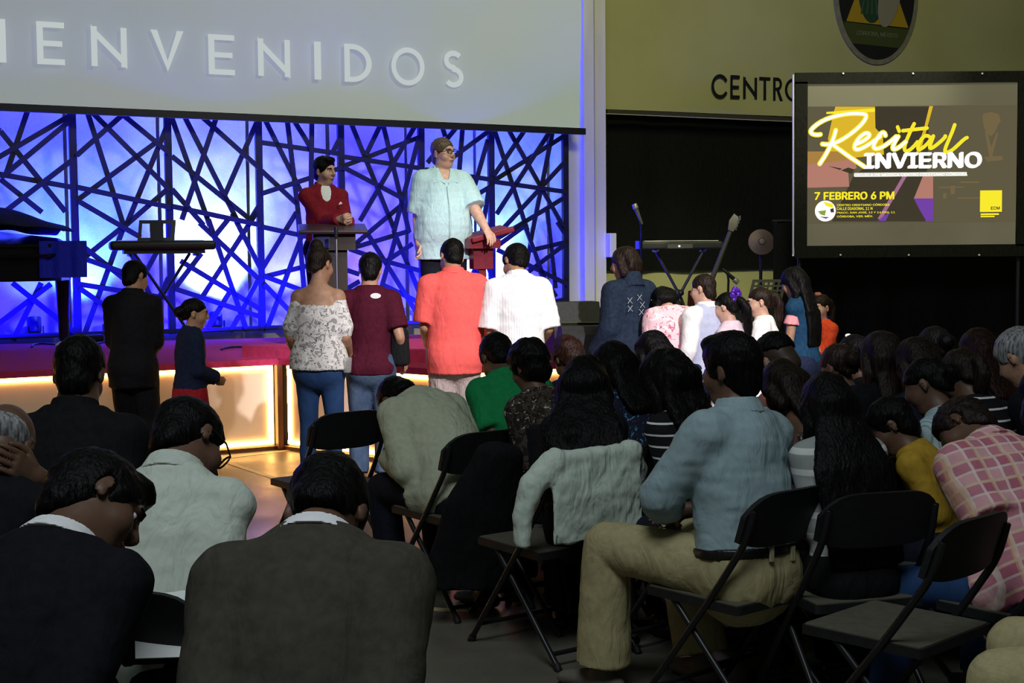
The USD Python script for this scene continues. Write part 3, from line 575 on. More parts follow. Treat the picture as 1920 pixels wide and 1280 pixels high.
floor_mat = mat('concrete_floor', {'t': ('texture_coordinate', {}), 'n': ('noise_texture', {'scale': 1.3, 'detail': 7, 'roughness': .65}), 'r': ('rgb_ramp', {'ramp': [(.3, (.105, .098, .075)), (.7, (.16, .148, .112))]}), 'n2': ('noise_texture', {'scale': 70, 'detail': 3}), 'b': ('bump', {'strength': .12, 'distance': .005}),
    'q': ('rgb_ramp', {'ramp': [(.3, (.30,) * 3), (.7, (.55,) * 3)]}), 'p': ('principled_bsdf', {'specular_ior_level': .45})},
    [('t.object', 'n.vector'), ('n.fac', 'r.fac'), ('r.color', 'p.base_color'), ('t.object', 'n2.vector'), ('n2.fac', 'b.height'), ('b.normal', 'p.normal'), ('n.fac', 'q.fac'), ('q.color', 'p.roughness')])
tag(obj('floor', box(-14, 16, -2, 26, -.12, 0), floor_mat), kind='structure')
wall_m = mottled('wall_plaster', (.50, .49, .24), (.58, .56, .29), 1.2, .85, .1, 40); wall_w = mottled('wall_white', (.62, .62, .58), (.70, .70, .67), 2.0, .8, .1, 30)
tag(obj('wall_back', wmesh(box(-6, 22, 0, 8, -.15, 0), -.75), wall_m), kind='structure')
s_end = wstp(1061, 500)[0]; s_p0, s_p1 = wstp(1096, 400, .05)[0], wstp(1136.5, 400, .05)[0]
tag(obj('trim_1', wmesh(box(s_end + .03, s_p0 + .25, 0, 6.5, 0, .55), -.62), wall_w, label='white plastered return beside the lattice backdrop'), kind='structure')
pil = box(s_p0, s_p1, 0, 7, 0, .62); tag(obj('pillar', wmesh(pil, -.57), mottled('pillar_paint', (.66, .64, .52), (.82, .80, .68), 1.5, .8, .15, 12, (3, 3, .5), 6), label='scuffed off-white concrete pillar right of the stage'), kind='structure')
def seam(u, off): s, _ = wstp(u, 400, off); return wmesh(box(s - .006, s + .006, 0, 6.9, 0, .006), off)
tag(obj('trim_2', seam(1115, .05), plain('seam', (.36, .35, .32), .8)), kind='structure')

# stage: carpeted deck, recessed glowing front panels
e0, E1, E2 = at_z(0, 697, DECK), at_z(522, 672, DECK), at_z(808, 691, DECK); e0d = nrm((E1 - e0) * (1, 1, 0)); E00 = E1 - e0d * 7.5; E3 = E2 + WD * 1.75; E4 = E3 - WN * 3.9; E5 = E00 - WN * 5
poly = Polygon([tuple(p[:2]) for p in (E00, E1, E2, E3, E4, E5)])
stg = thing('stage', 'low carpeted stage with glowing white front panels', 'stage')
carpet = mottled('stage_carpet', (.42, .025, .10), (.52, .04, .14), 25, .95, .3, 400)
deck = extrude(poly, .05); deck.apply_translation((0, 0, DECK - .05)); obj('deck', deck, carpet, stg)
core = extrude(poly.buffer(-.10, join_style=2), DECK - .06); obj('base', core, MATS['black'], stg)
panel_m = mottled('front_panel_white', (.72, .60, .48), (.78, .66, .54), 1.5, .6); led = emit('led_warm', (1.0, .50, .13), 15.0); rim_m = plain('panel_rim', (.10, .035, .015), .5)
def front(A, B, cuts, strips):
    d = B - A; L = np.linalg.norm(d[:2]); X = nrm(d * (1, 1, 0)); N = np.array([X[1], -X[0], 0])
    put = lambda b, off: frame_map(b, (A * (1, 1, 0)) + N * off, X, UPZ)
    cs = [0] + cuts + [L]
    for i in range(len(cs) - 1):
        a, b = cs[i], cs[i + 1]; obj('front_panel', put(box(a + .02, b - .02, .03, DECK - .055, 0, .01), -.085), panel_m, stg)
        if a > 0: obj('panel_post', put(box(a - .02, a + .02, 0, DECK - .05, 0, .06), -.07), rim_m, stg)
        for side in strips:
            if side == 't': obj('led_strip', put(box(a + .03, b - .03, DECK - .090, DECK - .062, 0, .014), -.072), led, stg, label='warm glowing light strip')
            if side == 'b': obj('led_strip', put(box(a + .03, b - .03, .045, .075, 0, .014), -.072), led, stg, label='warm glowing light strip')
            if side == 'r' and i == len(cs) - 2: obj('led_strip', put(box(b - .07, b - .035, .08, DECK - .095, 0, .014), -.072), led, stg, label='warm glowing light strip')
            if side == 'l' and i == 0: obj('led_strip', put(box(a + .035, a + .07, .08, DECK - .095, 0, .014), -.072), led, stg, label='warm glowing light strip')
    obj('bottom_rail', put(box(0.01, L - .01, 0, .03, 0, .06), -.07), rim_m, stg)
front(E00, E1, [2.6], 'tbr'); front(E1, E2, [], 'tbl'); front(E2, E3, [], 't')
obj('corner_post', frame_map(box(-.022, .022, 0, DECK - .05, -.05, .03), E1 * (1, 1, 0) + WN * .0, WD, UPZ), rim_m, stg)
step = extrude(Polygon([tuple((p + q)[:2]) for p, q in ((E2, -WN * .55), (E3, -WN * .55), (E3, -WN * 1.9), (E2 - WD * .9, -WN * 1.9))]), .10); step.apply_translation((0, 0, DECK)); obj('riser', step, carpet, stg)
# yellow floor tape in front of the stage
tapem = plain('floor_tape', (.62, .50, .30), .5)
for (a, b) in (((415, 860), (560, 842)), ((430, 868), (540, 905)), ((700, 1135), (880, 1146))):
    p, q = at_z(*a, .0), at_z(*b, .0); d = nrm(q - p); n = np.array([-d[1], d[0], 0]) * .025; P = Polygon([tuple((x)[:2]) for x in (p - n, q - n, q + n, p + n)]); m = extrude(P, .003)
    single('floor_tape', m, tapem, {415: 'pale tape line along the foot of the stage panel', 430: 'pale tape line crossing the floor towards the stage', 700: 'pale tape line under the chairs in the aisle'}[a[0]], 'tape')

# lattice backdrop: black battens on white cloth, one framed panel after another
lat_m = plain('lattice_black', (.010, .010, .030), .5); back_m = cloth('backdrop_cloth', (.80, .80, .82), .05, .35, .8, 2.2)
top_l, top_r = wpt(0, 197), wpt(1060, 243); ZT = top_l[2] + .12; ZB = DECK
def wbar(pts2, w, t, off):
    """a straight batten between two (s, z) points of the backdrop plane"""
    (s0, z0), (s1, z1) = pts2; d = np.array([s1 - s0, z1 - z0]); L = np.linalg.norm(d); d /= L; b = trimesh.creation.box((L, w, t)); b.vertices = np.stack([(s0 + s1) / 2 + b.vertices[:, 0] * d[0] - b.vertices[:, 1] * d[1], (z0 + z1) / 2 + b.vertices[:, 0] * d[1] + b.vertices[:, 1] * d[0], b.vertices[:, 2]], 1); return wmesh(b, off)
POSTS = [-190, 140.5, 318, 487.5, 641, 791, 921.5, 1060]
BARS = [[(54, 200, 12, 324), (0, 246, 122, 397), (132, 216, -5, 296), (131, 226, 0, 334), (-10, 325, 140, 352), (0, 336, 78, 398), (136, 299, -5, 407), (22, 530, 142, 625), (77, 530, 24, 638), (95, 532, -8, 610), (0, 246, -80, 206), (-10, 296, -90, 380), (-5, 407, -90, 470)],
 [(162, 206, 233, 428), (170, 209, 318, 357), (222, 210, 317, 288), (229, 215, 142, 292), (314, 233, 238, 418), (292, 267, 143, 376), (143, 351, 319, 389), (145, 377, 262, 445), (313, 355, 230, 427), (231, 424, 143, 494), (146, 455, 262, 547), (146, 481, 262, 522), (232, 424, 156, 632), (144, 532, 322, 560), (148, 540, 236, 602), (293, 470, 255, 540), (246, 475, 300, 598), (315, 520, 292, 570)],
 [(321, 219, 393, 424), (345, 219, 447, 420), (372, 215, 484, 315), (404, 219, 339, 412), (480, 231, 419, 370), (321, 293, 470, 413), (321, 355, 380, 422), (321, 387, 487, 422), (486, 384, 466, 416), (373, 418, 484, 523), (389, 411, 461, 620), (425, 412, 400, 443), (480, 399, 379, 556), (434, 400, 488, 505), (337, 489, 487, 580), (326, 541, 488, 594), (377, 475, 329, 538), (430, 546, 388, 615), (482, 524, 453, 579), (446, 591, 429, 622)],
 [(497, 226, 563, 358), (537, 224, 561, 426), (549, 226, 583, 281), (582, 226, 580, 420), (487, 267, 641, 289), (489, 320, 556, 383), (489, 363, 641, 314), (634, 260, 619, 290), (555, 398, 489, 507), (489, 425, 640, 458), (566, 436, 498, 618), (556, 400, 572, 600), (493, 519, 640, 482), (493, 517, 640, 572), (493, 532, 560, 602), (572, 430, 640, 390)],
 [(658, 232, 740, 434), (713, 232, 684, 292), (716, 234, 765, 436), (776, 235, 672, 414), (784, 258, 642, 312), (642, 294, 790, 316), (783, 259, 736, 436), (641, 314, 754, 373), (756, 381, 655, 466), (766, 433, 652, 467), (689, 441, 789, 602), (741, 438, 713, 537), (737, 432, 787, 552), (772, 457, 722, 490), (722, 490, 788, 508), (653, 467, 723, 491), (714, 532, 790, 569), (645, 505, 672, 514), (645, 543, 672, 527)],
 [(828, 237, 834, 256), (856, 237, 800, 305), (865, 238, 858, 330), (915, 245, 796, 332), (914, 262, 880, 380), (796, 318, 920, 337), (920, 348, 800, 420), (914, 350, 890, 500), (922, 412, 870, 560), (800, 470, 926, 484), (905, 478, 928, 540), (896, 488, 880, 600), (800, 400, 870, 560), (796, 560, 860, 480)],
 [(926, 243, 988, 432), (951, 242, 1056, 428), (983, 242, 923, 330), (1030, 243, 928, 401), (1058, 254, 923, 340), (1035, 244, 997, 432), (1058, 302, 930, 440), (923, 341, 1058, 360), (1058, 370, 930, 448), (1024, 394, 1040, 540), (986, 420, 930, 461), (981, 424, 1020, 530), (999, 425, 986, 498), (994, 469, 1058, 454), (1058, 457, 940, 545), (929, 468, 1061, 533), (1012, 510, 1042, 556), (1043, 416, 1058, 439), (932, 590, 1060, 560), (950, 520, 990, 600)]]
PNAMES = ['leftmost black lattice panel behind the grand piano', 'lattice panel behind the man in the black suit', 'brightest lattice panel, behind the keyboard', 'lattice panel behind the man in the maroon sweater', 'violet-lit lattice panel between the two men on stage', 'lattice panel behind the big man in the pale blue shirt', 'rightmost lattice panel beside the white pillar']
for i in range(7):
    pn = thing('lattice_panel', PNAMES[i], 'backdrop', group='lattice backdrop panels'); sa, sb = wstp(POSTS[i], 420)[0], wstp(POSTS[i + 1], 420)[0]; w = .074
    if i == 0: obj('post', wbar(((sa, ZB), (sa, ZT)), w, .05, 0), lat_m, pn)
    obj('post', wbar(((sb, ZB), (sb, ZT)), w, .05, 0), lat_m, pn); obj('rail', wbar(((sa + .03, ZB + .03), (sb - .03, ZB + .03)), .05, .05, 0), lat_m, pn); obj('rail', wbar(((sa + .03, ZT - .02), (sb - .03, ZT - .02)), .05, .05, 0), lat_m, pn)
    for j, (u0, v0, u1, v1) in enumerate(BARS[i]):
        a, b = wstp(u0, v0), wstp(u1, v1); obj('batten', wbar((a, b), .053, .02, .012 + .012 * (j % 4)), lat_m, pn)
    n = 26; ss, zz = np.linspace(sa + .02, sb - .02, n), np.linspace(ZB + .02, ZT + .25, 30); G = np.stack(np.meshgrid(ss, zz, indexing='ij'), -1).reshape(-1, 2); dz = .02 * np.sin(G[:, 0] * 5 + 2 * meshkit.noise(np.c_[G * 1.5, G[:, :1] * 0 + i])) + .03 * meshkit.fbm(np.c_[G[:, 0] * 3, G[:, 1] * .9, G[:, 0] * 0 + i * 7], 3)
    v = np.c_[G, dz]; f = [(a * 30 + b, (a + 1) * 30 + b, (a + 1) * 30 + b + 1, a * 30 + b + 1) for a in range(n - 1) for b in range(29)]; v2 = np.r_[v, v - (0, 0, .008)]; N = len(v); f2 = f + [(q[3] + N, q[2] + N, q[1] + N, q[0] + N) for q in f]
    obj('cloth_sheet', wmesh(trimesh.Trimesh(v2, np.vstack([np.array(f2)[:, [0, 1, 2]], np.array(f2)[:, [0, 2, 3]]]), process=False), -.46), back_m, pn, True)
par_m = plain('par_can', (.02, .02, .03), .4)
for i, u in enumerate((70, 215, 415, 570, 715, 870, 1000)):
    s_, _ = wstp(u, 600); b = thing('uplight', ['blue stage uplight behind the grand piano', 'blue stage uplight behind the lattice by the suited man', 'stage uplight behind the brightest lattice panel', 'stage uplight behind the sweater man\'s lectern', 'stage uplight behind the lattice between the two men', 'stage uplight behind the big man in pale blue', 'stage uplight behind the rightmost lattice panel'][i], 'stage light', LO * (1, 1, 0) + WD * s_ - WN * .2 + UPZ * DECK, WANG)
    c = move(lathe([(0, 0), (.06, 0), (.07, .02), (.075, .16), (.066, .16), (.062, .03), (0, .03)], 16), (0, 0, .05), rx=-18); obj('can', c, par_m, b, 40); obj('bracket', cat(box(-.09, -.08, -.02, .02, 0, .12), box(.08, .09, -.02, .02, 0, .12), box(-.09, .09, -.03, .03, 0, .008)), par_m, b)

# the big projection screen with its welcome text
def letter(ch, w=1.0, t=.142):
    """geometric sans capital, 1 high"""
    ln = lambda *p: LineString(p).buffer(t / 2, cap_style=2, join_style=2, mitre_limit=8); h = t / 2; c1 = sbox(-.5, 0, 3, 1)
    if ch == 'I': return sbox(0, 0, t, 1)
    if ch == 'B': return unary_union([affinity.affine_transform(_D(w, t * 1.25), [.78, 0, 0, .56, 0, 0]), affinity.affine_transform(_D(w, t * 1.25), [.70, 0, 0, .52, 0, .48])])
    if ch == 'E': return unary_union([sbox(0, 0, t, 1), sbox(0, 0, .62 * w, t * .95), sbox(0, .43, .57 * w, .43 + t * .9), sbox(0, 1 - t * .95, .62 * w, 1)])
    if ch == 'N': return unary_union([sbox(0, 0, t, 1), sbox(.84 * w - t, 0, .84 * w, 1), Polygon([(0, 1), (t * .25, 1), (.84 * w, t * 1.15), (.84 * w, -.04), (.84 * w - t * .3, 0), (0, 1 - t * 1.1)])]).union(Polygon([(0, 1.05), (0, .8), (t, .8)]))
    if ch == 'V': return Polygon([(0, 1), (t * 1.1, 1), (.39 * w, .24), (.78 * w - t * 1.1, 1), (.78 * w, 1), (.39 * w, -.03)])
    if ch == 'D': return unary_union([sbox(0, 0, t, 1), affinity.scale(Point(0, 0).buffer(.5, 24), 1.24 * w, 1).intersection(sbox(0, -1, 2, 1)).difference(affinity.scale(Point(0, 0).buffer(.5 - t, 24), 1.35 * w, 1)).buffer(0)]) if False else _D(w, t)
    if ch == 'O': return affinity.translate(affinity.scale(Point(0, 0).buffer(.53, 24).difference(Point(0, 0).buffer(.53 - t, 24)), w, 1), .53 * w, .5)
    if ch == 'C': return affinity.translate(affinity.scale(Point(0, 0).buffer(.53, 24).difference(Point(0, 0).buffer(.53 - t, 24)).difference(Polygon([(0, 0), (1, .62), (1, -.62)])), w, 1), .53 * w, .5)
    if ch == 'T': return unary_union([sbox(.31 * w - t / 2, 0, .31 * w + t / 2, 1), sbox(0, 1 - t * .95, .62 * w, 1)])
    if ch == 'R': return unary_union([sbox(0, 0, t, 1), affinity.translate(Point(0, 0).buffer(.28, 16).difference(Point(0, 0).buffer(.28 - t * .95, 16)).intersection(sbox(0, -1, 1, 1)), .26, .72), sbox(0, 1 - t * .95, .27, 1), sbox(0, .44, .27, .44 + t * .9), Polygon([(.2, .46), (.2 + t * 1.2, .46), (.6, 0), (.6 - t * 1.25, 0)])])
    if ch == 'S':
        a = np.radians(np.linspace(35, 270, 24)); P = [(.27 + .235 * math.cos(x), .735 + .19 * math.sin(x)) for x in a]; a2 = np.radians(np.linspace(90, -145, 24)); P += [(.27 + .245 * math.cos(x), .285 + .21 * math.sin(x)) for x in a2]; return affinity.scale(LineString(P).buffer(t / 2, cap_style=2), w, 1, origin=(0, 0))
def _D(w, t):
    o = Polygon([(0, 0)] + [(.2 * w + .52 * w * math.cos(a), .5 + .5 * math.sin(a)) for a in np.linspace(-math.pi / 2, math.pi / 2, 28)] + [(0, 1)]); i = Polygon([(t, t * .95)] + [(.2 * w + (.52 * w - t) * math.cos(a), .5 + (.5 - t * .95) * math.sin(a)) for a in np.linspace(-math.pi / 2, math.pi / 2, 28)] + [(t, 1 - t * .95)]); return o.difference(i)
SOFF = .30
scr = thing('projection_screen', 'huge pale cloth screen above the stage reading BIENVENIDOS', 'screen')
sL, sR = wstp(-260, 120, SOFF)[0], wstp(1089, 120, SOFF)[0]; zb = wstp(0, 192, SOFF)[1]; zbR = wstp(1093, 241, SOFF)[1]; zt = wstp(1000, -120, SOFF)[1]
n, mz = 70, 36; A, Bz = np.linspace(0, 1, n), np.linspace(0, 1, mz); V = []
for a in A:
    for b in Bz:
        s_ = sL + (sR - sL) * a + (b < .5) * 0; z_ = (zb + (zbR - zb) * a) * (1 - b) + zt * b; sx = s_ + a * (1 - b) * .0; d_ = .05 * math.sin((s_ * .9 - z_ * 1.3) * 2.2 + 1) * max(0, a - .45) + .012 * math.sin(s_ * 2.1 + z_) + .02 * (a > .9) * (1 - b) * 0; V.append((sx, z_, d_))
V = np.array(V); f = [(a * mz + b, (a + 1) * mz + b, (a + 1) * mz + b + 1, a * mz + b + 1) for a in range(n - 1) for b in range(mz - 1)]; N = len(V); f2 = np.array(f + [(q[3] + N, q[2] + N, q[1] + N, q[0] + N) for q in f])
SCR_M = mat('lit_screen', {'t': ('texture_coordinate', {}), 'm': ('mapping', {'scale': (.35, .35, .5)}), 'n': ('noise_texture', {'scale': 1.0, 'detail': 2}), 'r': ('rgb_ramp', {'ramp': [(.35, (.185, .225, .195)), (.5, (.21, .235, .225)), (.65, (.215, .235, .255))]}), 'p': ('principled_bsdf', {'base_color': (.30, .34, .36), 'roughness': .9, 'emission_strength': 1.0})},
    [('t.object', 'm.vector'), ('m.vector', 'n.vector'), ('n.fac', 'r.fac'), ('r.color', 'p.emission_color')])
obj('screen_cloth', wmesh(trimesh.Trimesh(np.r_[V, V - (0, 0, .004)], np.vstack([f2[:, [0, 1, 2]], f2[:, [0, 2, 3]]]), process=False), SOFF), SCR_M, scr, True)
obj('bottom_bar', wbar(((sL, zb - .035), (sR + .05, zbR - .035)), .075, .05, SOFF), MATS['black'], scr)
let_m = emit('projected_text', (.60, .66, .66), .85)
# letters: (character, left, top, right, bottom) in the photograph
for ch, u0, v0, u1, v1 in (('B', -120, 28, -78, 108), ('I', -3, 35.5, 11, 117), ('E', 69, 41, 121, 121), ('N', 171, 47, 238, 128), ('V', 283, 57, 345, 134), ('E', 391, 65, 440, 140), ('N', 484, 70, 544, 146), ('I', 589.5, 78, 602, 149), ('D', 646, 83, 697, 154), ('O', 734, 89, 796, 160), ('S', 833, 95, 869, 164)):
    a, b = wstp(u0, (v0 + v1) / 2, SOFF + .07), wstp(u1, (v0 + v1) / 2, SOFF + .07); zt_, zb_ = wstp((u0 + u1) / 2, v0, SOFF + .07)[1], wstp((u0 + u1) / 2, v1, SOFF + .07)[1]; g = letter(ch); x0, y0, x1, y1 = g.bounds; g = affinity.affine_transform(g, [(b[0] - a[0]) / (x1 - x0), 0, 0, (zt_ - zb_) / (y1 - y0), a[0] - x0 * (b[0] - a[0]) / (x1 - x0), zb_ - y0 * (zt_ - zb_) / (y1 - y0)])
    obj('letter', wmesh(extrude(g, .003), SOFF + .066), let_m, scr)

# hanging banner with the church's name and emblem, black cloth below
BOFF = -.35
ban = thing('banner', 'olive beige banner reading CENTRO with an oval emblem', 'banner'); s0, s1 = s_p1 + .01, wstp(2050, 150, BOFF)[0]; zl, zr = wstp(1137, 204, BOFF)[1], wstp(1490, 219, BOFF)[1]; zt = wstp(1500, -130, BOFF)[1]
zb2 = zl + (zr - zl) * (s1 - s0) / (wstp(1490, 219, BOFF)[0] - s0); n, mz = 60, 24; V = []
for a in np.linspace(0, 1, n):
    for b in np.linspace(0, 1, mz):
        s_ = s0 + (s1 - s0) * a; z_ = (zl + (zb2 - zl) * a) * (1 - b) + zt * b; V.append((s_, z_, .012 * math.sin(s_ * 3.1 + z_ * .4) + .02 * math.sin(s_ * 1.1 - z_)))
V = np.array(V); f = [(a * mz + b, (a + 1) * mz + b, (a + 1) * mz + b + 1, a * mz + b + 1) for a in range(n - 1) for b in range(mz - 1)]; N = len(V); f2 = np.array(f + [(q[3] + N, q[2] + N, q[1] + N, q[0] + N) for q in f])
obj('banner_cloth', wmesh(trimesh.Trimesh(np.r_[V, V - (0, 0, .004)], np.vstack([f2[:, [0, 1, 2]], f2[:, [0, 2, 3]]]), process=False), BOFF), mottled('banner_cloth', (.44, .43, .23), (.52, .50, .28), .8, .85, .1, 20), ban, True)
for ch, u0, v0, u1, v1 in (('C', 1334.5, 139, 1364, 184), ('E', 1370, 141, 1387, 184.5), ('N', 1394, 143, 1419.5, 186.5), ('T', 1424, 144.5, 1444.5, 187.5), ('R', 1450, 145.5, 1468, 189), ('O', 1472, 147, 1505, 191)):
    a, b = wstp(u0, 165, BOFF + .04), wstp(u1, 165, BOFF + .04); zt_, zb_ = wstp((u0 + u1) / 2, v0, BOFF + .04)[1], wstp((u0 + u1) / 2, v1, BOFF + .04)[1]; g = letter(ch, t=.14); x0, y0, x1, y1 = g.bounds; g = affinity.affine_transform(g, [(b[0] - a[0]) / (x1 - x0), 0, 0, (zt_ - zb_) / (y1 - y0), a[0] - x0 * (b[0] - a[0]) / (x1 - x0), zb_ - y0 * (zt_ - zb_) / (y1 - y0)]); obj('letter', wmesh(extrude(g, .004), BOFF + .036), MATS['black'], ban)
ec = wstp(1645, -12, BOFF + .06); er = (wstp(1724, -12, BOFF)[0] - wstp(1567, -12, BOFF)[0]) / 2; eh = wstp(1645, -12, BOFF + .06)[1] - wstp(1645, 121, BOFF + .06)[1]
def E_(g): return affinity.translate(affinity.scale(g, er, eh, origin=(0, 0)), ec[0], ec[1])
ov = Point(0, 0).buffer(1, 40); em = thing_part = obj('emblem', wmesh(extrude(E_(ov), .02), BOFF + .03), mottled('emblem_rim', (.18, .17, .14), (.26, .25, .21), 12, .7), ban, label='oval emblem with a grey rim')
inner = affinity.scale(ov, .9, .93)
def ep(name, pts, m, off): g = Polygon(pts) if isinstance(pts, list) else pts; obj(name, wmesh(extrude(E_(g.intersection(inner)), .004), BOFF + .05 + off), m, em)
ep('field', inner, plain('emblem_black', (.010, .011, .014), .6), 0); ep('ground', [(-.78, -.43), (.78, -.47), (.7, -.75), (-.7, -.72)], plain('emblem_olive', (.055, .07, .02), .7), .004)
ep('triangle', [(-.72, -.42), (-.05, .7), (.05, .7), (.76, -.45)], plain('emblem_gold', (.42, .27, .015), .7), .004)
ep('green_fan', affinity.translate(affinity.scale(Point(0, 0).buffer(1, 24), .33, .52), -.13, .10), plain('emblem_green', (.018, .055, .03), .7), .008)
for a in (-.25, -.12, .0, .12): ep('fan_rib', [(-.13, .5), (-.13 + a - .02, -.3), (-.13 + a + .02, -.3)], plain('emblem_green_light', (.04, .10, .05), .7), .012)
ep('dark_shape', [(-.05, .35), (.3, .42), (.36, .12), (.12, -.02)], plain('emblem_black', (0, 0, 0)), .012)
ep('pale_oval', affinity.translate(affinity.rotate(affinity.scale(Point(0, 0).buffer(1, 24), .24, .46), -22), .29, -.03), plain('emblem_stone', (.27, .25, .20), .7), .016); ep('rose_band', [(-.22, .16), (.28, .10), (.30, .5), (-.22, .5)], plain('emblem_rose', (.26, .13, .10), .7), .02)
ep('white_curl', LineString([(-.62, .4), (-.5, .08), (-.45, -.08)]).buffer(.025), plain('emblem_cream', (.3, .33, .22), .7), .016)
tm = meshkit.text_mesh('CÓRDOBA, MÉXICO', .055, .003); tm.apply_translation((-tm.bounds[1][0] / 2, 0, 0)); tm.vertices[:, :2] += (ec[0], ec[1] - .60 * eh); obj('lettering', wmesh(tm, BOFF + .062), plain('emblem_text', (.20, .22, .14), .7), em)
def drape(name, u0, u1, vt0, vt1, vb0, vb1, off, m, label, fold=.05, freq=9, gather=1.0):
    n, mz = 90, 22; V = []
    for i in range(n):
        a = i / (n - 1); u = u0 + (u1 - u0) * a; s_, zt_ = wstp(u, vt0 + (vt1 - vt0) * a, off); zb_ = max(.02, wstp(u, vb0 + (vb1 - vb0) * a, off)[1])
        for j in range(mz):
            b = j / (mz - 1); V.append((s_, zt_ * b + zb_ * (1 - b), fold * (1.1 - .6 * b) * math.sin(s_ * freq + 1.7 * math.sin(s_ * 2.3) + .6 * b) * gather))
    V = np.array(V); f = [(a * mz + b, (a + 1) * mz + b, (a + 1) * mz + b + 1, a * mz + b + 1) for a in range(n - 1) for b in range(mz - 1)]; N = len(V); f2 = np.array(f + [(q[3] + N, q[2] + N, q[1] + N, q[0] + N) for q in f]); return single(name, wmesh(trimesh.Trimesh(np.r_[V, V - (0, 0, .006)], np.vstack([f2[:, [0, 1, 2]], f2[:, [0, 2, 3]]]), process=False), off), m, label, 'curtain', smooth=True)
drape('black_curtain', 1139, 1500, 214, 229, 508, 503, -.66, MATS['black_cloth'], 'black cloth hung under the banner behind the band', .025, 5)
tag(obj('trim_3', wbar((wstp(1137, 209, -.28), wstp(1560, 227, -.28)), .05, .05, -.28), plain('ledge_dark', (.05, .045, .035), .6), label='dark rod along the lower edge of the banner'), kind='structure'); tag(obj('trim_4', wbar((wstp(1137, 213, -.22), wstp(1560, 231, -.22)), .012, .012, -.22), plain('ledge_light', (.4, .38, .3), .5)), kind='structure')
# the backdrop's own lights: a blue wash and one uplight per lattice panel
def lw(s_, z, off): return LO * (1, 1, 0) + WD * s_ + WN * off + UPZ * z
for k, sx in enumerate((0, 2.3, 4.6)):
    rect_light(f'blue_wash_low_{k + 1}', lw(sx, DECK + .04, .18), lw(sx, 2.0, 0), 2.2, .10, (.002, .0, 1.0), 150)
for k in range(7): spot_light(f'blue_top_lamp_{k + 1}', lw(-.6 + 1.0 * k, ZT + .42, -.14), lw(-.6 + 1.0 * k, 2.2, -.46), .06, 75, (.004, .0, 1.0), 75, .6)
for k, (u, c, pw) in enumerate(((70, (.18, .38, 1.0), 9), (165, (.28, .85, 1.0), 36), (420, (.62, .98, .90), 110), (560, (.34, .38, 1.0), 24), (715, (.24, .14, 1.0), 18), (860, (.18, .12, 1.0), 12), (945, (.45, .98, .92), 60))):
    s_ = wstp(u, 500)[0]; spot_light(f'uplight_beam_{k + 1}', lw(s_, DECK + .16, -.06), lw(s_, DECK + 1.15, -.46), .05, 42, c, pw, 1.0)

# ------------------------------------------------------------------ side screen with the recital announcement
SY = 14.0
def sp(u, v, d=0.0): p = at(u, v, SY - d); return p[0], p[2]
def smesh(g, d, t=.002):
    m = extrude(g, t); m.vertices = np.stack([m.vertices[:, 0], SY - d - m.vertices[:, 2], m.vertices[:, 1]], 1); m.invert(); return m
def sq(u0, v0, u1, v1, d=0.0): a, b = sp(u0, v0, d), sp(u1, v1, d); return sbox(min(a[0], b[0]), min(a[1], b[1]), max(a[0], b[0]), max(a[1], b[1]))
def spoly(pts, d=0.0): return Polygon([sp(*p, d) for p in pts]).buffer(0)
ss = thing('projection_screen', 'black framed side screen showing the Recital Invierno slide', 'screen')
outer, inner_ = sq(1490, 137, 1919.5, 480), sq(1512, 154, 1908, 461)
for nm, g in (('border_top', sq(1490, 137, 1919.5, 154)), ('border_bottom', sq(1490, 461, 1919.5, 480)), ('border_left', sq(1490, 154, 1512, 461)), ('border_right', sq(1908, 154, 1919.5, 461))): obj(nm, smesh(g, .0, .03), MATS['black_cloth'], ss)
sl = obj('lit_sheet', smesh(inner_, -.01, .012), mat('slide_sheet', {'t': ('texture_coordinate', {}), 'n': ('noise_texture', {'scale': 1.2, 'detail': 2}), 'r': ('rgb_ramp', {'ramp': [(.3, (.072, .062, .040)), (.7, (.092, .082, .054))]}), 'p': ('principled_bsdf', {'base_color': (.07, .068, .055), 'roughness': .9, 'emission_strength': 1.0})}, [('t.object', 'n.vector'), ('n.fac', 'r.fac'), ('r.color', 'p.emission_color')]), ss)
obj('edge_tube', tube([(sp(1487.5, 140)[0], SY, sp(1487, 140)[1]), (sp(1487.5, 478)[0], SY, sp(1487, 478)[1])], .011, 8), plain('silver_tube', (.55, .53, .6), .4), ss, True)
for u in (1500, 1912): obj('support_leg', cat(tube([(sp(u, 470)[0], SY + .04, sp(u, 470)[1]), (sp(u, 470)[0], SY + .04, .02)], .02, 8), tube([(sp(u, 470)[0], SY - .5, .02), (sp(u, 470)[0], SY + .3, .02)], .02, 8)), MATS['black'], ss, True)
for u, v in ((1581, 138), (1712, 138), (1842, 138), (1576, 478), (1704, 478), (1836, 478), (1487, 479)): p = at(u, v, SY - .04); m = trimesh.creation.icosphere(1, .011); m.apply_translation(p); obj('snap', m, MATS['white'], ss)
Y1, Y2, WH, PK = emit('slide_yellow', (1.0, .86, .03), .95), emit('slide_gold', (.80, .52, .03), .9), emit('slide_white', (1, 1, .97), 1.1), emit('slide_pink', (.60, .27, .20), .75)
VI, LI, OR, TN, DK, GY = emit('slide_violet', (.19, .06, .42), .9), emit('slide_lilac', (.45, .19, .33), .8), emit('slide_orange', (.50, .27, .07), .8), emit('slide_tan', (.17, .125, .06), 1.0), emit('slide_dark', (.052, .043, .026), 1.0), emit('slide_olive', (.115, .097, .055), 1.0)
def sobj(name, g, d, m, label=None): obj(name, smesh(g, d), m, sl, label=label)
sobj('photo_field', sq(1512, 200, 1906, 415), .003, GY)
sobj('dark_backdrop', spoly([(1641, 200), (1742, 200), (1735, 415), (1560, 415), (1600, 330), (1641, 300)]), .005, DK)
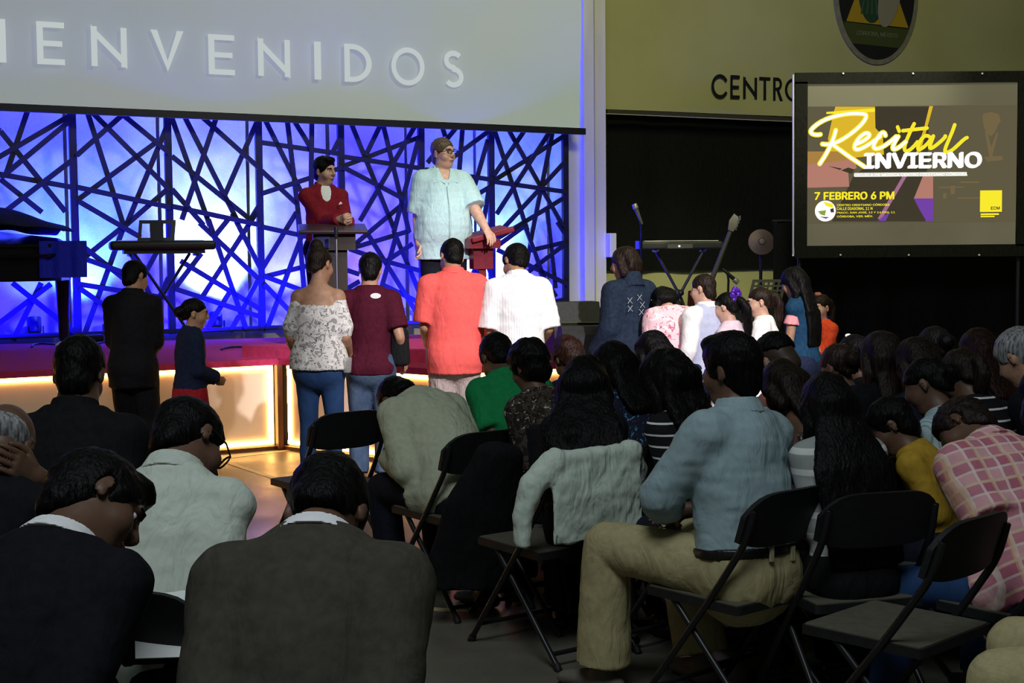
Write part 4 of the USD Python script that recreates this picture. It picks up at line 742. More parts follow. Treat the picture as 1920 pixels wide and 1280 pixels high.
sobj('gold_block', spoly([(1562, 214), (1566, 200), (1640, 200), (1641, 240), (1655, 255), (1657, 290), (1560, 300), (1552, 260)]), .007, Y2, 'bright gold shape behind the script word'); sobj('gold_beam', spoly([(1549, 210), (1640, 203), (1640, 210), (1549, 214)]), .009, Y1)
sobj('arm', spoly([(1512, 286), (1560, 284), (1600, 290), (1606, 315), (1590, 322), (1592, 350), (1512, 352)]), .007, PK, 'pinkish arm shape at the left of the slide'); sobj('arm_shadow', spoly([(1552, 311), (1578, 316), (1570, 322), (1590, 314), (1602, 318), (1596, 326)]), .009, DK)
sobj('forearm', spoly([(1512, 284), (1575, 284), (1600, 298), (1560, 304), (1512, 308)]), .009, OR)
sobj('rod', spoly([(1700, 330), (1652, 412), (1645, 410), (1692, 330)]), .008, LI); sobj('rod', spoly([(1742, 199), (1749, 199), (1738, 240), (1730, 268), (1724, 290), (1716, 290), (1732, 240)]), .008, Y2, 'gold rod crossing the slide'); sobj('rod', spoly([(1657, 404), (1668, 398), (1660, 414), (1646, 414)]), .009, VI)
sobj('pillar_shape', spoly([(1730, 330), (1749, 330), (1749, 372), (1713, 372), (1718, 360)]), .008, PK); sobj('pillar_shape', spoly([(1713, 372), (1749, 372), (1749, 414), (1736, 414), (1722, 390)]), .009, VI)
sobj('figure', spoly([(1843, 213), (1858, 210), (1872, 214), (1876, 226), (1870, 236), (1866, 246), (1858, 256), (1852, 252), (1845, 240), (1842, 225)]), .006, TN, 'dim face of a musician on the slide'); sobj('figure_lapel', spoly([(1846, 246), (1850, 246), (1858, 276), (1868, 248), (1871, 250), (1859, 296), (1855, 296)]), .007, TN); sobj('figure_hands', spoly([(1845, 294), (1878, 292), (1880, 300), (1850, 303)]), .006, TN)
for g in ((1760, 350, 1808, 352), (1768, 362, 1774, 372), (1782, 348, 1790, 364), (1800, 340, 1835, 343), (1795, 370, 1838, 372)): sobj('drum_glint', sq(*g), .006, TN)
def stroke(pts, w, d=.014):
    P = np.array([sp(*p, d) for p in pts]); 
    if len(P) > 2:
        t = np.linspace(0, len(P) - 1, len(P) * 6); from scipy.interpolate import CubicSpline; P = CubicSpline(np.arange(len(P)), P)(t)
    return LineString(P).buffer(w * SY / FPX / 2, cap_style=1)
SCRIPT = [[(1538, 252), (1526, 252), (1520, 247), (1526, 238), (1548, 224), (1585, 214), (1615, 213), (1624, 218), (1616, 232), (1596, 250), (1570, 266), (1542, 270)], [(1567, 244), (1556, 275), (1537, 307)], [(1560, 270), (1590, 292), (1620, 312)],
 [(1606, 270), (1622, 262), (1630, 253), (1622, 250), (1608, 262), (1602, 276), (1610, 280), (1630, 270), (1650, 256)], [(1660, 254), (1652, 250), (1642, 264), (1638, 276), (1648, 278), (1666, 268), (1680, 256)], [(1684, 256), (1674, 276), (1680, 279), (1698, 266)], [(1683, 238), (1686, 246)], [(1714, 232), (1700, 262), (1696, 280), (1704, 282), (1720, 266)], [(1693, 245), (1738, 240)],
 [(1742, 256), (1730, 258), (1722, 272), (1724, 280), (1740, 268), (1750, 255), (1744, 272), (1748, 277), (1765, 264), (1772, 255)], [(1790, 234), (1778, 264), (1772, 284), (1784, 282), (1800, 268), (1813, 258)]]
sobj('script_word', unary_union([stroke(p, 9.5 if i < 6 else 6.8, .012) for i, p in enumerate(SCRIPT)]).simplify(.001), .012, Y1, 'glowing yellow script reading Recital'); sobj('script_word', unary_union([stroke(p, 5.6, .012) for p in SCRIPT[:6]]).simplify(.001), .015, WH)
def stext(name, txt, u0, v0, u1, v1, m, d=.014, bold=True, grow=0.0):
    t = meshkit.text_mesh(txt, .1, .002, bold); b = t.bounds; a, c = sp(u0, v1, d), sp(u1, v0, d); x = (t.vertices - b[0]) / np.maximum(b[1] - b[0], 1e-9); t.vertices = np.stack([a[0] + x[:, 0] * (c[0] - a[0]), SY - d - x[:, 2] * .002, a[1] + x[:, 1] * (c[1] - a[1])], 1); t.invert(); obj(name, t, m, sl)
stext('title', 'INVIERNO', 1621, 285, 1840, 316, WH, .016); stext('title', 'INVIERNO', 1622.5, 284, 1841.5, 315, WH, .0185); stext('title', 'INVIERNO', 1619.5, 286, 1838.5, 317, WH, .021)
stext('subtitle', 'ESCUELA DE MÚSICA CENTRO CRISTIANO CÓRDOBA', 1601, 322, 1814, 331, WH); sobj('subtitle_glow', sq(1602, 324, 1812, 330), .012, emit('slide_soft', (.8, .8, .7), .9))
stext('date_line', '7 FEBRERO 6 PM', 1527, 359, 1676, 375, Y1, .016); stext('date_line', '7 FEBRERO 6 PM', 1528, 358.5, 1677, 374.5, Y1, .0185)
for i, (tx, w) in enumerate((('CENTRO CRISTIANO CÓRDOBA', 1668), ('CALLE DIAGONAL 11 N', 1636), ('FRACC. SAN JOSÉ, 12 Y 14 ESQ. 11', 1678), ('CÓRDOBA, VER. MÉX.', 1637))): stext('address_line', tx, 1569, 380.5 + i * 7.3, w, 386.5 + i * 7.3, Y1)
c = sp(1547, 395.5); r = 19.5 * SY / FPX; sobj('round_logo', Point(c).buffer(r, 24), .012, WH, 'round white logo'); sobj('logo_mark', spoly([(1533, 396), (1548, 394), (1546, 404), (1538, 402)]), .015, emit('slide_green', (.28, .42, .05), .9)); sobj('logo_mark', spoly([(1543, 378), (1560, 382), (1562, 390), (1548, 386)]), .015, Y1); sobj('logo_mark', spoly([(1536, 406), (1554, 407), (1548, 410)]), .015, VI); sobj('logo_mark', spoly([(1556, 392), (1562, 390), (1563, 398), (1557, 398)]), .015, DK)
sobj('yellow_square', sq(1837, 357, 1877.5, 397), .012, Y1, 'yellow square logo'); stext('square_text', 'ECM', 1858, 387, 1874.5, 393, DK, .016); sobj('square_caption', sq(1838, 400, 1872, 403), .012, Y1); sobj('square_caption', sq(1838, 404.5, 1864, 407), .012, Y1)

# long black curtain under and beside the side screen
n, mz = 120, 10; V = []; xa, xb = at(1449, 500, 14.9)[0], at(2120, 500, 14.9)[0]; ztp = at(1500, 418, 14.9)[2]
for i in range(n):
    x = xa + (xb - xa) * i / (n - 1)
    for j in range(mz): z = .02 + (ztp - .02) * j / (mz - 1); V.append((x, 14.9 + .07 * math.sin(x * 11 + 1.2 * math.sin(x * 2)) * (1.1 - .4 * j / mz), z))
V = np.array(V); f = [(a * mz + b, (a + 1) * mz + b, (a + 1) * mz + b + 1, a * mz + b + 1) for a in range(n - 1) for b in range(mz - 1)]; N = len(V); f2 = np.array(f + [(q[3] + N, q[2] + N, q[1] + N, q[0] + N) for q in f])
single('black_curtain', trimesh.Trimesh(np.r_[V, V + (0, .006, 0)], np.vstack([f2[:, [0, 1, 2]], f2[:, [0, 2, 3]]]), process=False), MATS['black_cloth'], 'long black curtain standing under the side screen', 'curtain', smooth=True)
xx = tube([(xa, 14.9, ztp + .02), (xb, 14.9, ztp + .02)], .018, 8); single('curtain_rail', cat(xx, tube([(xa + .03, 14.9, 0), (xa + .03, 14.9, ztp + .03)], .018, 8), tube([(xb - .03, 14.9, 0), (xb - .03, 14.9, ztp + .03)], .018, 8)), MATS['black'], 'black rail on posts holding the long curtain', 'rail', smooth=True)

# ------------------------------------------------------------------ things on the stage
def frame_at(u, v, z=None, Y=None): return at_z(u, v, z) if z is not None else at(u, v, Y)
# grand piano, local x to the right along the wall, origin at the leg's foot
pl = at_z(121, 649, DECK); PZ = WANG
gp = thing('grand_piano', 'black grand piano at the left edge of the stage', 'piano', (pl[0], pl[1], DECK), PZ)
case = Polygon([(-1.75, -.55), (-.22, -.55), (-.12, -.45), (.02, -.1), (-.02, .35), (-.5, .8), (-1.75, .85)]).buffer(.04, 6); m = extrude(case, .30); m.apply_translation((0, 0, .63)); gloss = plain('piano_black', (.006, .006, .008), .18); obj('case', m, gloss, gp, 30)
m = extrude(case.buffer(.035), .03); m.apply_translation((0, 0, .935)); obj('rim', m, gloss, gp, 30)
lid = extrude(affinity.scale(case, .98, .98).buffer(.02), .02); lid.apply_translation((0, -.5, 0)); lid = move(lid, (0, .40, 1.02), rx=9); obj('lid', lid, gloss, gp, 30)
V = []                                                                 # the dark cover heaped on the lid
for i in range(40):
    for j in range(14): x = -1.75 + 1.78 * i / 39; y = -.5 + 1.0 * j / 13; V.append((x, y, 1.03 + .24 * math.exp(-((x + .55) / .5) ** 2) * math.exp(-((y + .05) / .45) ** 2) + .04 * meshkit.noise((x * 5, y * 5, 0)) + .05 * max(0, -x - 1.0)))
V = np.array(V); f = np.array([(i * 14 + j, (i + 1) * 14 + j, (i + 1) * 14 + j + 1, i * 14 + j + 1) for i in range(39) for j in range(13)]); g = np.vstack([f, f[:, ::-1] + len(V)]); obj('cover', trimesh.Trimesh(np.r_[V, V - (0, 0, .01)], np.vstack([g[:, [0, 1, 2]], g[:, [0, 2, 3]]]), process=False), MATS['black_cloth'], gp, True, 'dark cloth cover heaped on the lid')
for (x, y) in ((0, 0), (-1.55, -.35), (-1.3, .6)): obj('leg', cat(move(lathe([(0, 0), (.035, 0), (.035, .05), (.05, .08), (.055, .3), (.07, .63), (0, .63)], 12), (x, y, 0))), gloss, gp, 40)
V = []
for i in range(28):
    for j in range(10): x = -.30 + .42 * i / 27; V.append((x, -.62 - .02 * math.sin(x * 40) - .02 * j / 9, .66 + .33 * j / 9))
V = np.array(V); f = np.array([(i * 10 + j, (i + 1) * 10 + j, (i + 1) * 10 + j + 1, i * 10 + j + 1) for i in range(27) for j in range(9)]); g = np.vstack([f, f[:, ::-1] + len(V)]); obj('side_drape', trimesh.Trimesh(np.r_[V, V + (0, .008, 0)], np.vstack([g[:, [0, 1, 2]], g[:, [0, 2, 3]]]), process=False), cloth('drape_blue', (.02, .03, .62), .1, .5), gp, True, 'blue drape hanging at the right end')
obj('pedal_lyre', cat(box(-.95, -.85, -.25, -.20, .1, .63), box(-1.0, -.80, -.3, -.15, .06, .12)), gloss, gp)
# stage keyboard on its stand
k0, k1 = at(205, 460, 13.2), at(402, 460, 13.5); kx = nrm((k1 - k0) * (1, 1, 0)); KL = np.linalg.norm((k1 - k0)[:2]); ka = math.degrees(math.atan2(kx[1], kx[0])); kc = (k0 + k1) / 2
kb = thing('keyboard', 'black stage keyboard with music rest by the brightest lattice panel', 'keyboard', (kc[0], kc[1], kc[2]), ka)
obj('case', move(rbox(KL, .33, .085, .03), (0, 0, 0)), MATS['black'], kb, 30); obj('base', box(-KL / 2 + .12, KL / 2 - .1, -.13, .13, -.075, -.04), MATS['black'], kb); obj('keys', cat(*[box(-KL / 2 + .08 + i * .0235, -KL / 2 + .08 + i * .0235 + .0215, .0, .15, .0425, .05) for i in range(int((KL - .16) / .0235))]), MATS['white'], kb, kind='stuff')
fr = affinity.affine_transform(sbox(-.165, 0, .165, .20).difference(unary_union([sbox(-.135, .03, -.05, .17), sbox(.055, .03, .13, .17)])), [1, .12, 0, 1, 0, 0]); m = extrude(fr, .012); m = move(m, (-.06, -.02, .04), rx=72); obj('music_rest', m, MATS['black'], kb); m = extrude(sbox(-.06, 0, .06, .19), .006); obj('sheet_music', move(m, (-.05, -.03, .045), rx=72), plain('dark_paper', (.03, .03, .05), .8), kb)
ks = thing('keyboard_stand', 'thin black stand carrying the stage keyboard', 'stand', (kc[0], kc[1], DECK), ka); H = kc[2] - DECK - .075
for sd in (-1, 1): obj('leg', tube([(-.30 * sd, .13 * sd, .0), (.26 * sd, .13 * sd, H)], .014, 8), MATS['chair_metal'], ks, True); obj('top_arm', tube([(.30 * sd, -.16, H - .012), (.30 * sd, .16, H - .012)], .013, 8), MATS['chair_metal'], ks, True); obj('foot', tube([(.30 * sd, -.22, .014), (.30 * sd, .22, .014)], .014, 8), MATS['chair_metal'], ks, True)
# lectern with its slim microphone stem
lc = at_z(625, 661, DECK); LY = lc[1]; a, b = at(566, 431, LY), at(690, 431, LY); cx = lc[0]; W = b[0] - a[0]; zt_ = at(625, 429, LY)[2] - DECK
lt = thing('lectern', 'dark wooden lectern in front of the man in the maroon sweater', 'lectern', (cx, LY, DECK), 9)
obj('top', move(rbox(W * 1.03, .46, .035, .012), (.01, 0, zt_), rx=8), plain('lectern_top', (.035, .02, .028), .35), lt, 30); z1, z0 = at(625, 438, LY)[2] - DECK, at(625, 469, LY)[2] - DECK
obj('front_box', box(-.16, .20, -.15, .15, z0, zt_ - .03), MATS['dark_wood'], lt); obj('front_plate', box(-.13, -.02, -.158, -.15, z0 + .02, zt_ - .06), plain('blue_plate', (.01, .015, .16), .5), lt, label='dark blue plate'); obj('column', box(-.11, .13, -.10, .12, .05, z0), MATS['dark_wood'], lt); obj('foot', move(rbox(.5, .42, .05, .015), (0, 0, .027)), MATS['dark_wood'], lt, 30)
mz_ = thing('microphone_stand', 'slim silver microphone stand before the dark lectern', 'stand', at_z(634, 668, DECK), 0); obj('pole', tube([(0, 0, .02), (0, 0, .98)], .011, 8), MATS['metal'], mz_, True); obj('grip', tube([(0, 0, .98), (0, 0, 1.08)], [.014, .018], 8), MATS['black'], mz_, True); obj('foot', lathe([(0, 0), (.12, 0), (.12, .012), (.03, .03), (0, .03)], 20), MATS['black'], mz_, 40)
# red lectern at the big man's hand
rc = at_z(904, 655, DECK); RY = rc[1]; zt_ = at(925, 444, RY)[2] - DECK
rl = thing('lectern', 'red wooden book stand beside the man in the pale blue shirt', 'lectern', (rc[0], RY, DECK), 20)
tp = move(rbox(.40, .34, .03, .01), (.06, .02, zt_ + .03), rx=6, ry=-14); obj('book_rest', tp, MATS['red_wood'], rl, 30); obj('lip', move(rbox(.40, .03, .05, .01), (.06, -.15, zt_ + .02), ry=-14), MATS['red_wood'], rl, 30); obj('tray', box(-.15, .14, -.12, .14, zt_ - .10, zt_ - .015), MATS['red_wood'], rl); obj('neck', cat(box(-.09, .09, -.06, .06, zt_ - .28, zt_ - .10)), MATS['red_wood'], rl); obj('post', box(-.03, .035, -.03, .03, .04, zt_ - .28), MATS['red_wood'], rl); obj('foot', move(rbox(.42, .36, .04, .012), (0, 0, .021)), MATS['red_wood'], rl, 30)
# wedge monitors
def wedge(label, u, v, Y, rz, W=.42, Hh=.34, logo=False):
    p = at(u, v, Y); t = thing('stage_monitor', label, 'speaker', (p[0], p[1], DECK), rz); pr = Polygon([(-.24, 0), (.24, 0), (.24, .14), (.02, Hh), (-.16, Hh), (-.24, .24)]); m = extrude(pr, W); m.vertices = np.stack([m.vertices[:, 2] - W / 2, m.vertices[:, 0], m.vertices[:, 1]], 1); obj('cabinet', m, mottled('monitor_black', (.018, .018, .02), (.03, .03, .032), 60, .6, .3, 300), t)
    g = Polygon([(-.03 + .02, 0), (.30, 0), (.30, W - .06), (-.01, W - .06)]); q = box(-W / 2 + .03, W / 2 - .03, 0, .27, 0, .008); q = move(q, (0, .245, .14), rx=137.5); obj('grille', q, mottled('grille', (.03, .035, .02), (.05, .055, .03), 120, .6), t)
    if logo: obj('badge', cat(*[frame_map(x, (W / 2 - .10, -.243, .12), (1, 0, 0), (0, 0, 1)) for x in (extrude(Point(.04, 0).buffer(.022, 16).difference(Point(.04, 0).buffer(.012, 16)), .002), extrude(sbox(-.012, -.022, -.002, .022), .002), extrude(sbox(.002, -.022, .012, .022), .002))]), MATS['white'], t)
    obj('corner_cap', cat(box(W / 2 - .02, W / 2 + .004, -.244, -.22, .20, .25)), MATS['black'], t); return t
wedge('black stage monitor nearest the white pillar, behind the man in white', 1068, 640, 11.6, 15, .40, .46); wedge('black stage monitor with white badge left of the woman in the hoodie', 1096, 640, 11.0, 5, .40, .30, True)
sc = at_z(122, 652, DECK); m = rumple(tuple((lambda q: (np.array(q.vertices), np.array(q.faces)))(trimesh.creation.icosphere(3, .05))), .03, 18, 3); m = (m[0] * (1.1, .8, .6), m[1]); single('tissue', trimesh.Trimesh(m[0] + sc + (0, -.10, .03), m[1], process=False), MATS['white'], 'crumpled white tissue by the foot of the piano leg', 'tissue', smooth=True)
cab = plain('cable_black', (.01, .01, .012), .5)
for (pts, lb) in (([(60, 650), (90, 644), (150, 647), (200, 640), (240, 643)], 'black cable lying across the carpet by the piano'), ([(415, 655), (440, 650), (470, 652), (480, 660)], 'black cable looped on the carpet right of the girl in navy')):
    P = np.array([at_z(u, v, DECK + .012) for u, v in pts]); from scipy.interpolate import CubicSpline; P = CubicSpline(np.arange(len(P)), P)(np.linspace(0, len(P) - 1, 30)); single('cable', tube(P, .010, 7), cab, lb, 'cable', smooth=True)
pb = at_z(165, 641, DECK); single('pedal', move(rbox(.30, .12, .07, .02), (pb[0], pb[1], DECK + .036), rz=WANG), MATS['black'], 'black effects pedal on the carpet between piano and suited man', 'pedal', smooth=30)

# ------------------------------------------------------------------ the band corner
BY = 16.2
q0, q1 = at(1196, 460, BY), at(1352, 460, BY); bx = thing('keyboard', 'grey keyboard on the X-shaped stand before the black cloth', 'keyboard', ((q0[0] + q1[0]) / 2, BY, q0[2]), 4); L = q1[0] - q0[0]
obj('case', rbox(L, .28, .085, .02), plain('keyboard_grey', (.05, .05, .055), .4), bx, 30); obj('panel', box(-.16, .12, -.146, -.139, -.035, .012), plain('panel_grey', (.16, .16, .16), .5), bx); m = trimesh.creation.icosphere(1, .012); m.apply_translation((-.03, -.15, -.012)); obj('lamp', m, emit('lamp_white', (1, 1, 1), 1.2), bx); obj('keys', box(-L / 2 + .05, L / 2 - .05, -.13, .02, .0425, .052), MATS['white'], bx); obj('end_cap', box(-L / 2 - .012, -L / 2, -.13, .13, -.04, .05), plain('end_blue', (.01, .01, .35), .4), bx)
ks = thing('keyboard_stand', 'grey X-shaped stand under the band keyboard', 'stand', ((q0[0] + q1[0]) / 2, BY, 0), 4); H = q0[2] - .05; legm = plain('stand_grey', (.10, .10, .11), .4, .6)
for sd in (-1, 1):
    obj('leg', tube([(-.27 * sd, .05 * sd, H), (.02 * sd, .05 * sd, H * .67), (.42 * sd, .05 * sd, .02)], .017, 8), legm, ks, True); obj('arm', tube([(-.27 * sd, -.16, H - .012), (-.27 * sd, .16, H - .012)], .016, 8), legm, ks, True); obj('foot', tube([(.42 * sd, -.2, .017), (.42 * sd, .2, .017)], .017, 8), legm, ks, True)
obj('hub', tube([(0, -.09, H * .70), (0, .09, H * .70)], .035, 12), legm, ks, True)
h0, h1 = at(1369, 434, 15.9), at(1336, 520, 15.9); bg = thing('bass_guitar', 'dark bass guitar leaning on a stand, neck up, by the keyboard', 'guitar', (h1[0] - .02, 15.9, 0), 0); o = np.array([h1[0] - .02, 15.9, 0]); n0, n1 = h0 - o, h1 - o; dn = nrm(n1 - n0); nb_ = n1 + dn * .28
obj('neck', tube([n0, nb_], [.024, .032], 8), plain('bass_neck', (.10, .09, .085), .4), bg, True); hd = extrude(Polygon([(-.03, 0), (.03, 0), (.055, .10), (.03, .19), (-.03, .17), (-.045, .06)]), .02); hd = frame_map(hd, n0 - dn * .01 - np.array([0, .01, 0]), nrm(np.array([-dn[2], 0, dn[0]])) * -1, -dn); obj('headstock', hd, plain('bass_head', (.22, .20, .18), .4), bg)
obj('tuning_peg', cat(*[move(trimesh.creation.cylinder(.010, .05), tuple(n0 - dn * (.04 + .04 * i) + np.array([.05, 0, 0]))) for i in range(4)]), MATS['metal'], bg); bd = extrude(Polygon([(-.16, -.30), (.16, -.30), (.19, -.12), (.12, .0), (.17, .16), (.06, .10), (-.05, .10), (-.16, .20), (-.12, 0), (-.19, -.14)]).buffer(.02, 6), .045); ax = -dn; bd = frame_map(bd, nb_ + dn * .12, nrm(np.cross(ax, [0, 1.0, 0])), ax); obj('bass_body', bd, plain('bass_red', (.05, .01, .01), .25), bg, 30); obj('stand', cat(tube([(n1[0] - .05, .12, .0), (n1[0] - .05, .10, .9)], .015, 8), tube([(n1[0] - .25, .18, .012), (n1[0] + .2, .18, .012)], .014, 8)), MATS['black'], bg, True)
dp = at(1428, 453, 15.6); cy = thing('cymbal', 'mauve-grey round cymbal tilted on a black stand', 'cymbal', (dp[0], 15.6, 0), 0); m = move(lathe([(0, .03), (.03, .028), (.045, .010), (.14, -.012), (.142, -.014), (.045, .005), (.03, .022), (0, .024)], 32), (0, 0, dp[2]), rx=78); obj('disc', m, plain('cymbal_mauve', (.14, .10, .115), .5, .4), cy, 40); obj('pole', tube([(0, .05, .02), (0, .05, dp[2] - .02)], .018, 8), MATS['black'], cy, True)
for a in (90, 210, 330): obj('leg', tube([(0, .05, .45), (.3 * math.cos(math.radians(a)), .05 + .3 * math.sin(math.radians(a)), .01)], .011, 6), MATS['black'], cy, True)
def micstand(label, u, v, Y, du, dv, col):
    p = at(u, v, Y); e = at(u + du, v + dv, Y); t = thing('microphone_stand', label, 'stand', (e[0], Y + .05, 0), 0); o = np.array([e[0], Y + .05, 0]); a, b = p - o, e - o; d = nrm(b - a); obj('grille', tube([a, a + d * .045, a + d * .06], [.026, .030, .024], 12), plain('mic_silver', (.45, .45, .46), .5, .6), t, True); obj('microphone', tube([a + d * .055, a + d * .22], [.022, .014], 10), plain(*col), t, True); obj('pole', tube(bend([a + d * .15, b + (0, 0, -.05), (0, 0, max(.4, b[2] - .3)), (0, 0, .02)], .05), .012, 8), MATS['black'], t, True); obj('foot', lathe([(0, 0), (.14, 0), (.14, .012), (.03, .03), (0, .03)], 20), MATS['black'], t, 40)
micstand('microphone on a black stand in front of the black cloth', 1189, 382, 14.6, 14, 36, ('mic_grey', (.14, .14, .15), .4)); micstand('small microphone on a boom beside the bass neck', 1384, 530, 15.0, -18, -16, ('mic_black', (.012, .012, .012), .4))
mp = at(1438, 545, 14.3); ms = thing('music_stand', 'black perforated music stand behind the girl in white', 'stand', (mp[0], 14.3, 0), 0); dsk = sbox(-.17, -.12, .17, .12).difference(unary_union([sbox(-.14 + i * .05, -.09 + j * .05, -.11 + i * .05, -.06 + j * .05) for i in range(6) for j in range(4)])); m = frame_map(extrude(dsk, .006), (0, 0, mp[2]), (1, 0, 0), nrm((.30, .3, 1))); obj('desk', m, MATS['black'], ms); obj('pole', tube([(0, .02, .02), (0, .02, mp[2] - .05)], .012, 8), MATS['black'], ms, True); obj('foot', lathe([(0, 0), (.16, 0), (.16, .012), (.03, .03), (0, .03)], 20), MATS['black'], ms, 40)
bp = at(1390, 590, 13.6); kb2 = thing('keyboard', 'black keyboard with a blue-lit edge behind the girls', 'keyboard', (bp[0], 13.6, 0), 6); z = at(1390, 572, 13.6)[2]; obj('case', box(-.25, .30, -.15, .2, z - .16, z), MATS['black'], kb2); obj('edge_strip', box(-.25, .30, -.158, -.15, z - .025, z), plain('edge_blue', (.03, .02, .45), .4), kb2); obj('leg', box(-.22, -.18, 0, .04, 0, z - .16), MATS['black'], kb2); obj('leg', box(.23, .27, 0, .04, 0, z - .16), MATS['black'], kb2)
ob = wpt(1145, 458, .1); a, b = wpt(1139, 437, .1), wpt(1152, 482, .1); sp_ = single('wall_box', move(rbox(abs(b - a)[0] * 1.1, .12, a[2] - b[2], .01), tuple((a + b) / 2), rz=WANG), MATS['white'], 'narrow white box on the wall right of the pillar', 'box', smooth=30)

# ------------------------------------------------------------------ clothes
CL = dict(maroon_knit=cloth('maroon_knit', (.20, .012, .022), .15, .3), white_tee=cloth('white_tee', (.75, .74, .74), .04, .3), pale_blue=cloth('pale_blue_linen', (.47, .66, .72), .06, .5), navy_trouser=cloth('navy_trouser', (.012, .013, .022), .2, .4),
    suit_black=cloth('suit_black', (.007, .007, .010), .2, .3), navy_jacket=cloth('navy_jacket', (.010, .016, .045), .2, .4), red_skirt=cloth('red_skirt', (.30, .012, .022), .15, .4), blue_jeans=mottled('blue_jeans', (.010, .035, .115), (.022, .065, .18), 7, .85, .4, 30, (1, 1, .4)), worn_jeans=mottled('worn_jeans', (.022, .042, .095), (.085, .13, .21), 9, .85, .5, 25, (1, 1, .5)), dark_jeans=cloth('dark_jeans', (.012, .017, .045), .25, .4),
    maroon_tee=cloth('maroon_tee', (.062, .006, .018), .15, .4), coral=cloth('coral_polo', (.82, .115, .105), .06, .35), beige_trouser=cloth('beige_trouser', (.46, .37, .35), .1, .7), white_shirt=stripes('white_stripe_shirt', (.84, .83, .84), (.68, .67, .70), 55, .22, 'x', .6),
    floral_grey=spots('floral_grey', (.66, .63, .62), [((.30, .29, .29), 1, .56), ((.13, .13, .125), 1.5, .64), ((.80, .78, .77), .8, .62)], 15, distort=2.5), floral_pink=spots('floral_pink', (.80, .50, .56), [((.50, .12, .20), 1, .62), ((.35, .14, .20), 1.7, .66), ((.85, .66, .70), .8, .6)], 16, distort=2),
    hoodie=cloth('hoodie_navy', (.014, .023, .045), .25, .4), varsity_body=cloth('varsity_grey', (.42, .44, .60), .06, .3), varsity_sleeve=cloth('varsity_white', (.80, .79, .81), .04, .35), white_dress=cloth('white_dress', (.82, .79, .81), .04, .4), denim=cloth('denim_vest', (.010, .042, .095), .2, .4), pink_top=cloth('pink_top', (.70, .28, .32), .1, .4), orange=cloth('orange_dress', (.75, .075, .025), .15, .6), lilac_top=cloth('lilac_top', (.62, .48, .58), .1, .4),
    black_knit=cloth('black_knit', (.009, .009, .010), .2, .4), cream_shirt=cloth('cream_shirt', (.56, .60, .53), .05, .55, .8, 7), suit_brown=cloth('suit_brown', (.056, .050, .038), .14, .3), olive_shirt=cloth('olive_shirt', (.50, .52, .38), .06, .5), green=cloth('green_tee', (.012, .24, .075), .1, .35), mint=cloth('mint_shirt', (.42, .66, .56), .06, .4),
    leopard=spots('leopard_print', (.06, .045, .035), [((.02, .015, .012), 1, .5), ((.42, .37, .30), 1.2, .64)], 40, distort=1), blue_floral=spots('blue_floral', (.012, .015, .035), [((.06, .28, .42), 1, .63), ((.30, .04, .03), 1.3, .70), ((.30, .34, .32), 1.9, .70)], 24, distort=2), bw_stripe=stripes('black_white_stripe', (.010, .010, .012), (.72, .70, .70), 22, .17), hero_shirt=cloth('hero_shirt', (.30, .40, .43), .06, .55, .8, 6), khaki=cloth('khaki', (.42, .36, .19), .08, .5), khaki_dark=cloth('khaki_seat', (.42, .37, .21), .08, .5),
    salmon=cloth('salmon_tee', (.40, .15, .12), .1, .3), grey_stripe=stripes('grey_stripe_top', (.30, .31, .30), (.62, .62, .60), 14, .3), blue_stripe=stripes('blue_pinstripe', (.40, .52, .54), (.22, .32, .36), 75, .35, 'x'), mustard=cloth('mustard', (.45, .27, .03), .1, .4), beige_knit=cloth('beige_knit', (.25, .21, .17), .1, .3), dark_blue=cloth('dark_blue', (.012, .016, .035), .2, .4))
MATS.update(CL); MATS['stitch'] = plain('stitch_grey', (.34, .35, .38), .9); MATS['belt_black'] = plain('belt_black', (.012, .011, .011), .35)
def plaid(name):
    n = {'t': ('texture_coordinate', {}), 'rm': ('mapping', {'rotation': (.62, 0, 0)}), 's': ('separate_xyz', {}), 'f': ('noise_texture', {'scale': 8, 'detail': 3}), 'b': ('bump', {'strength': .5, 'distance': .03}), 'p': ('principled_bsdf', {'roughness': .85, 'specular_ior_level': .15}), 'c': ('color', {'value': (.68, .36, .38)})}
    l = [('t.object', 'rm.vector'), ('rm.vector', 's.vector'), ('t.object', 'f.vector'), ('f.fac', 'b.height'), ('b.normal', 'p.normal')]; last = 'c.color'
    for i, (ax, fr, ph, w, c, k) in enumerate((('x', 11, .1, .4, (.42, .10, .17), .6), ('z', 11, .2, .4, (.42, .09, .16), .6), ('x', 22, .3, .2, (.80, .70, .64), .65), ('z', 22, .55, .2, (.78, .66, .60), .6), ('x', 11, .72, .14, (.70, .42, .2), .5), ('z', 11, .8, .14, (.66, .40, .22), .45))):
        n[f'm{i}'] = ('math', {'math_type': 'multiply_add', 'value2': fr, 'value3': ph + 20}); n[f'f{i}'] = ('math', {'math_type': 'fraction'}); n[f'g{i}'] = ('math', {'math_type': 'less_than', 'value2': w}); n[f'k{i}'] = ('math', {'math_type': 'multiply', 'value2': k}); n[f'x{i}'] = ('mix', {'mix_type': 'mix', 'color2': c})
        l += [(f's.{ax}', f'm{i}.value1'), (f'm{i}.value', f'f{i}.value1'), (f'f{i}.value', f'g{i}.value1'), (f'g{i}.value', f'k{i}.value1'), (f'k{i}.value', f'x{i}.fac'), (last, f'x{i}.color1')]; last = f'x{i}.color'
    return mat(name, n, l + [(last, 'p.base_color')])
MATS['plaid'] = plaid('plaid_pink')

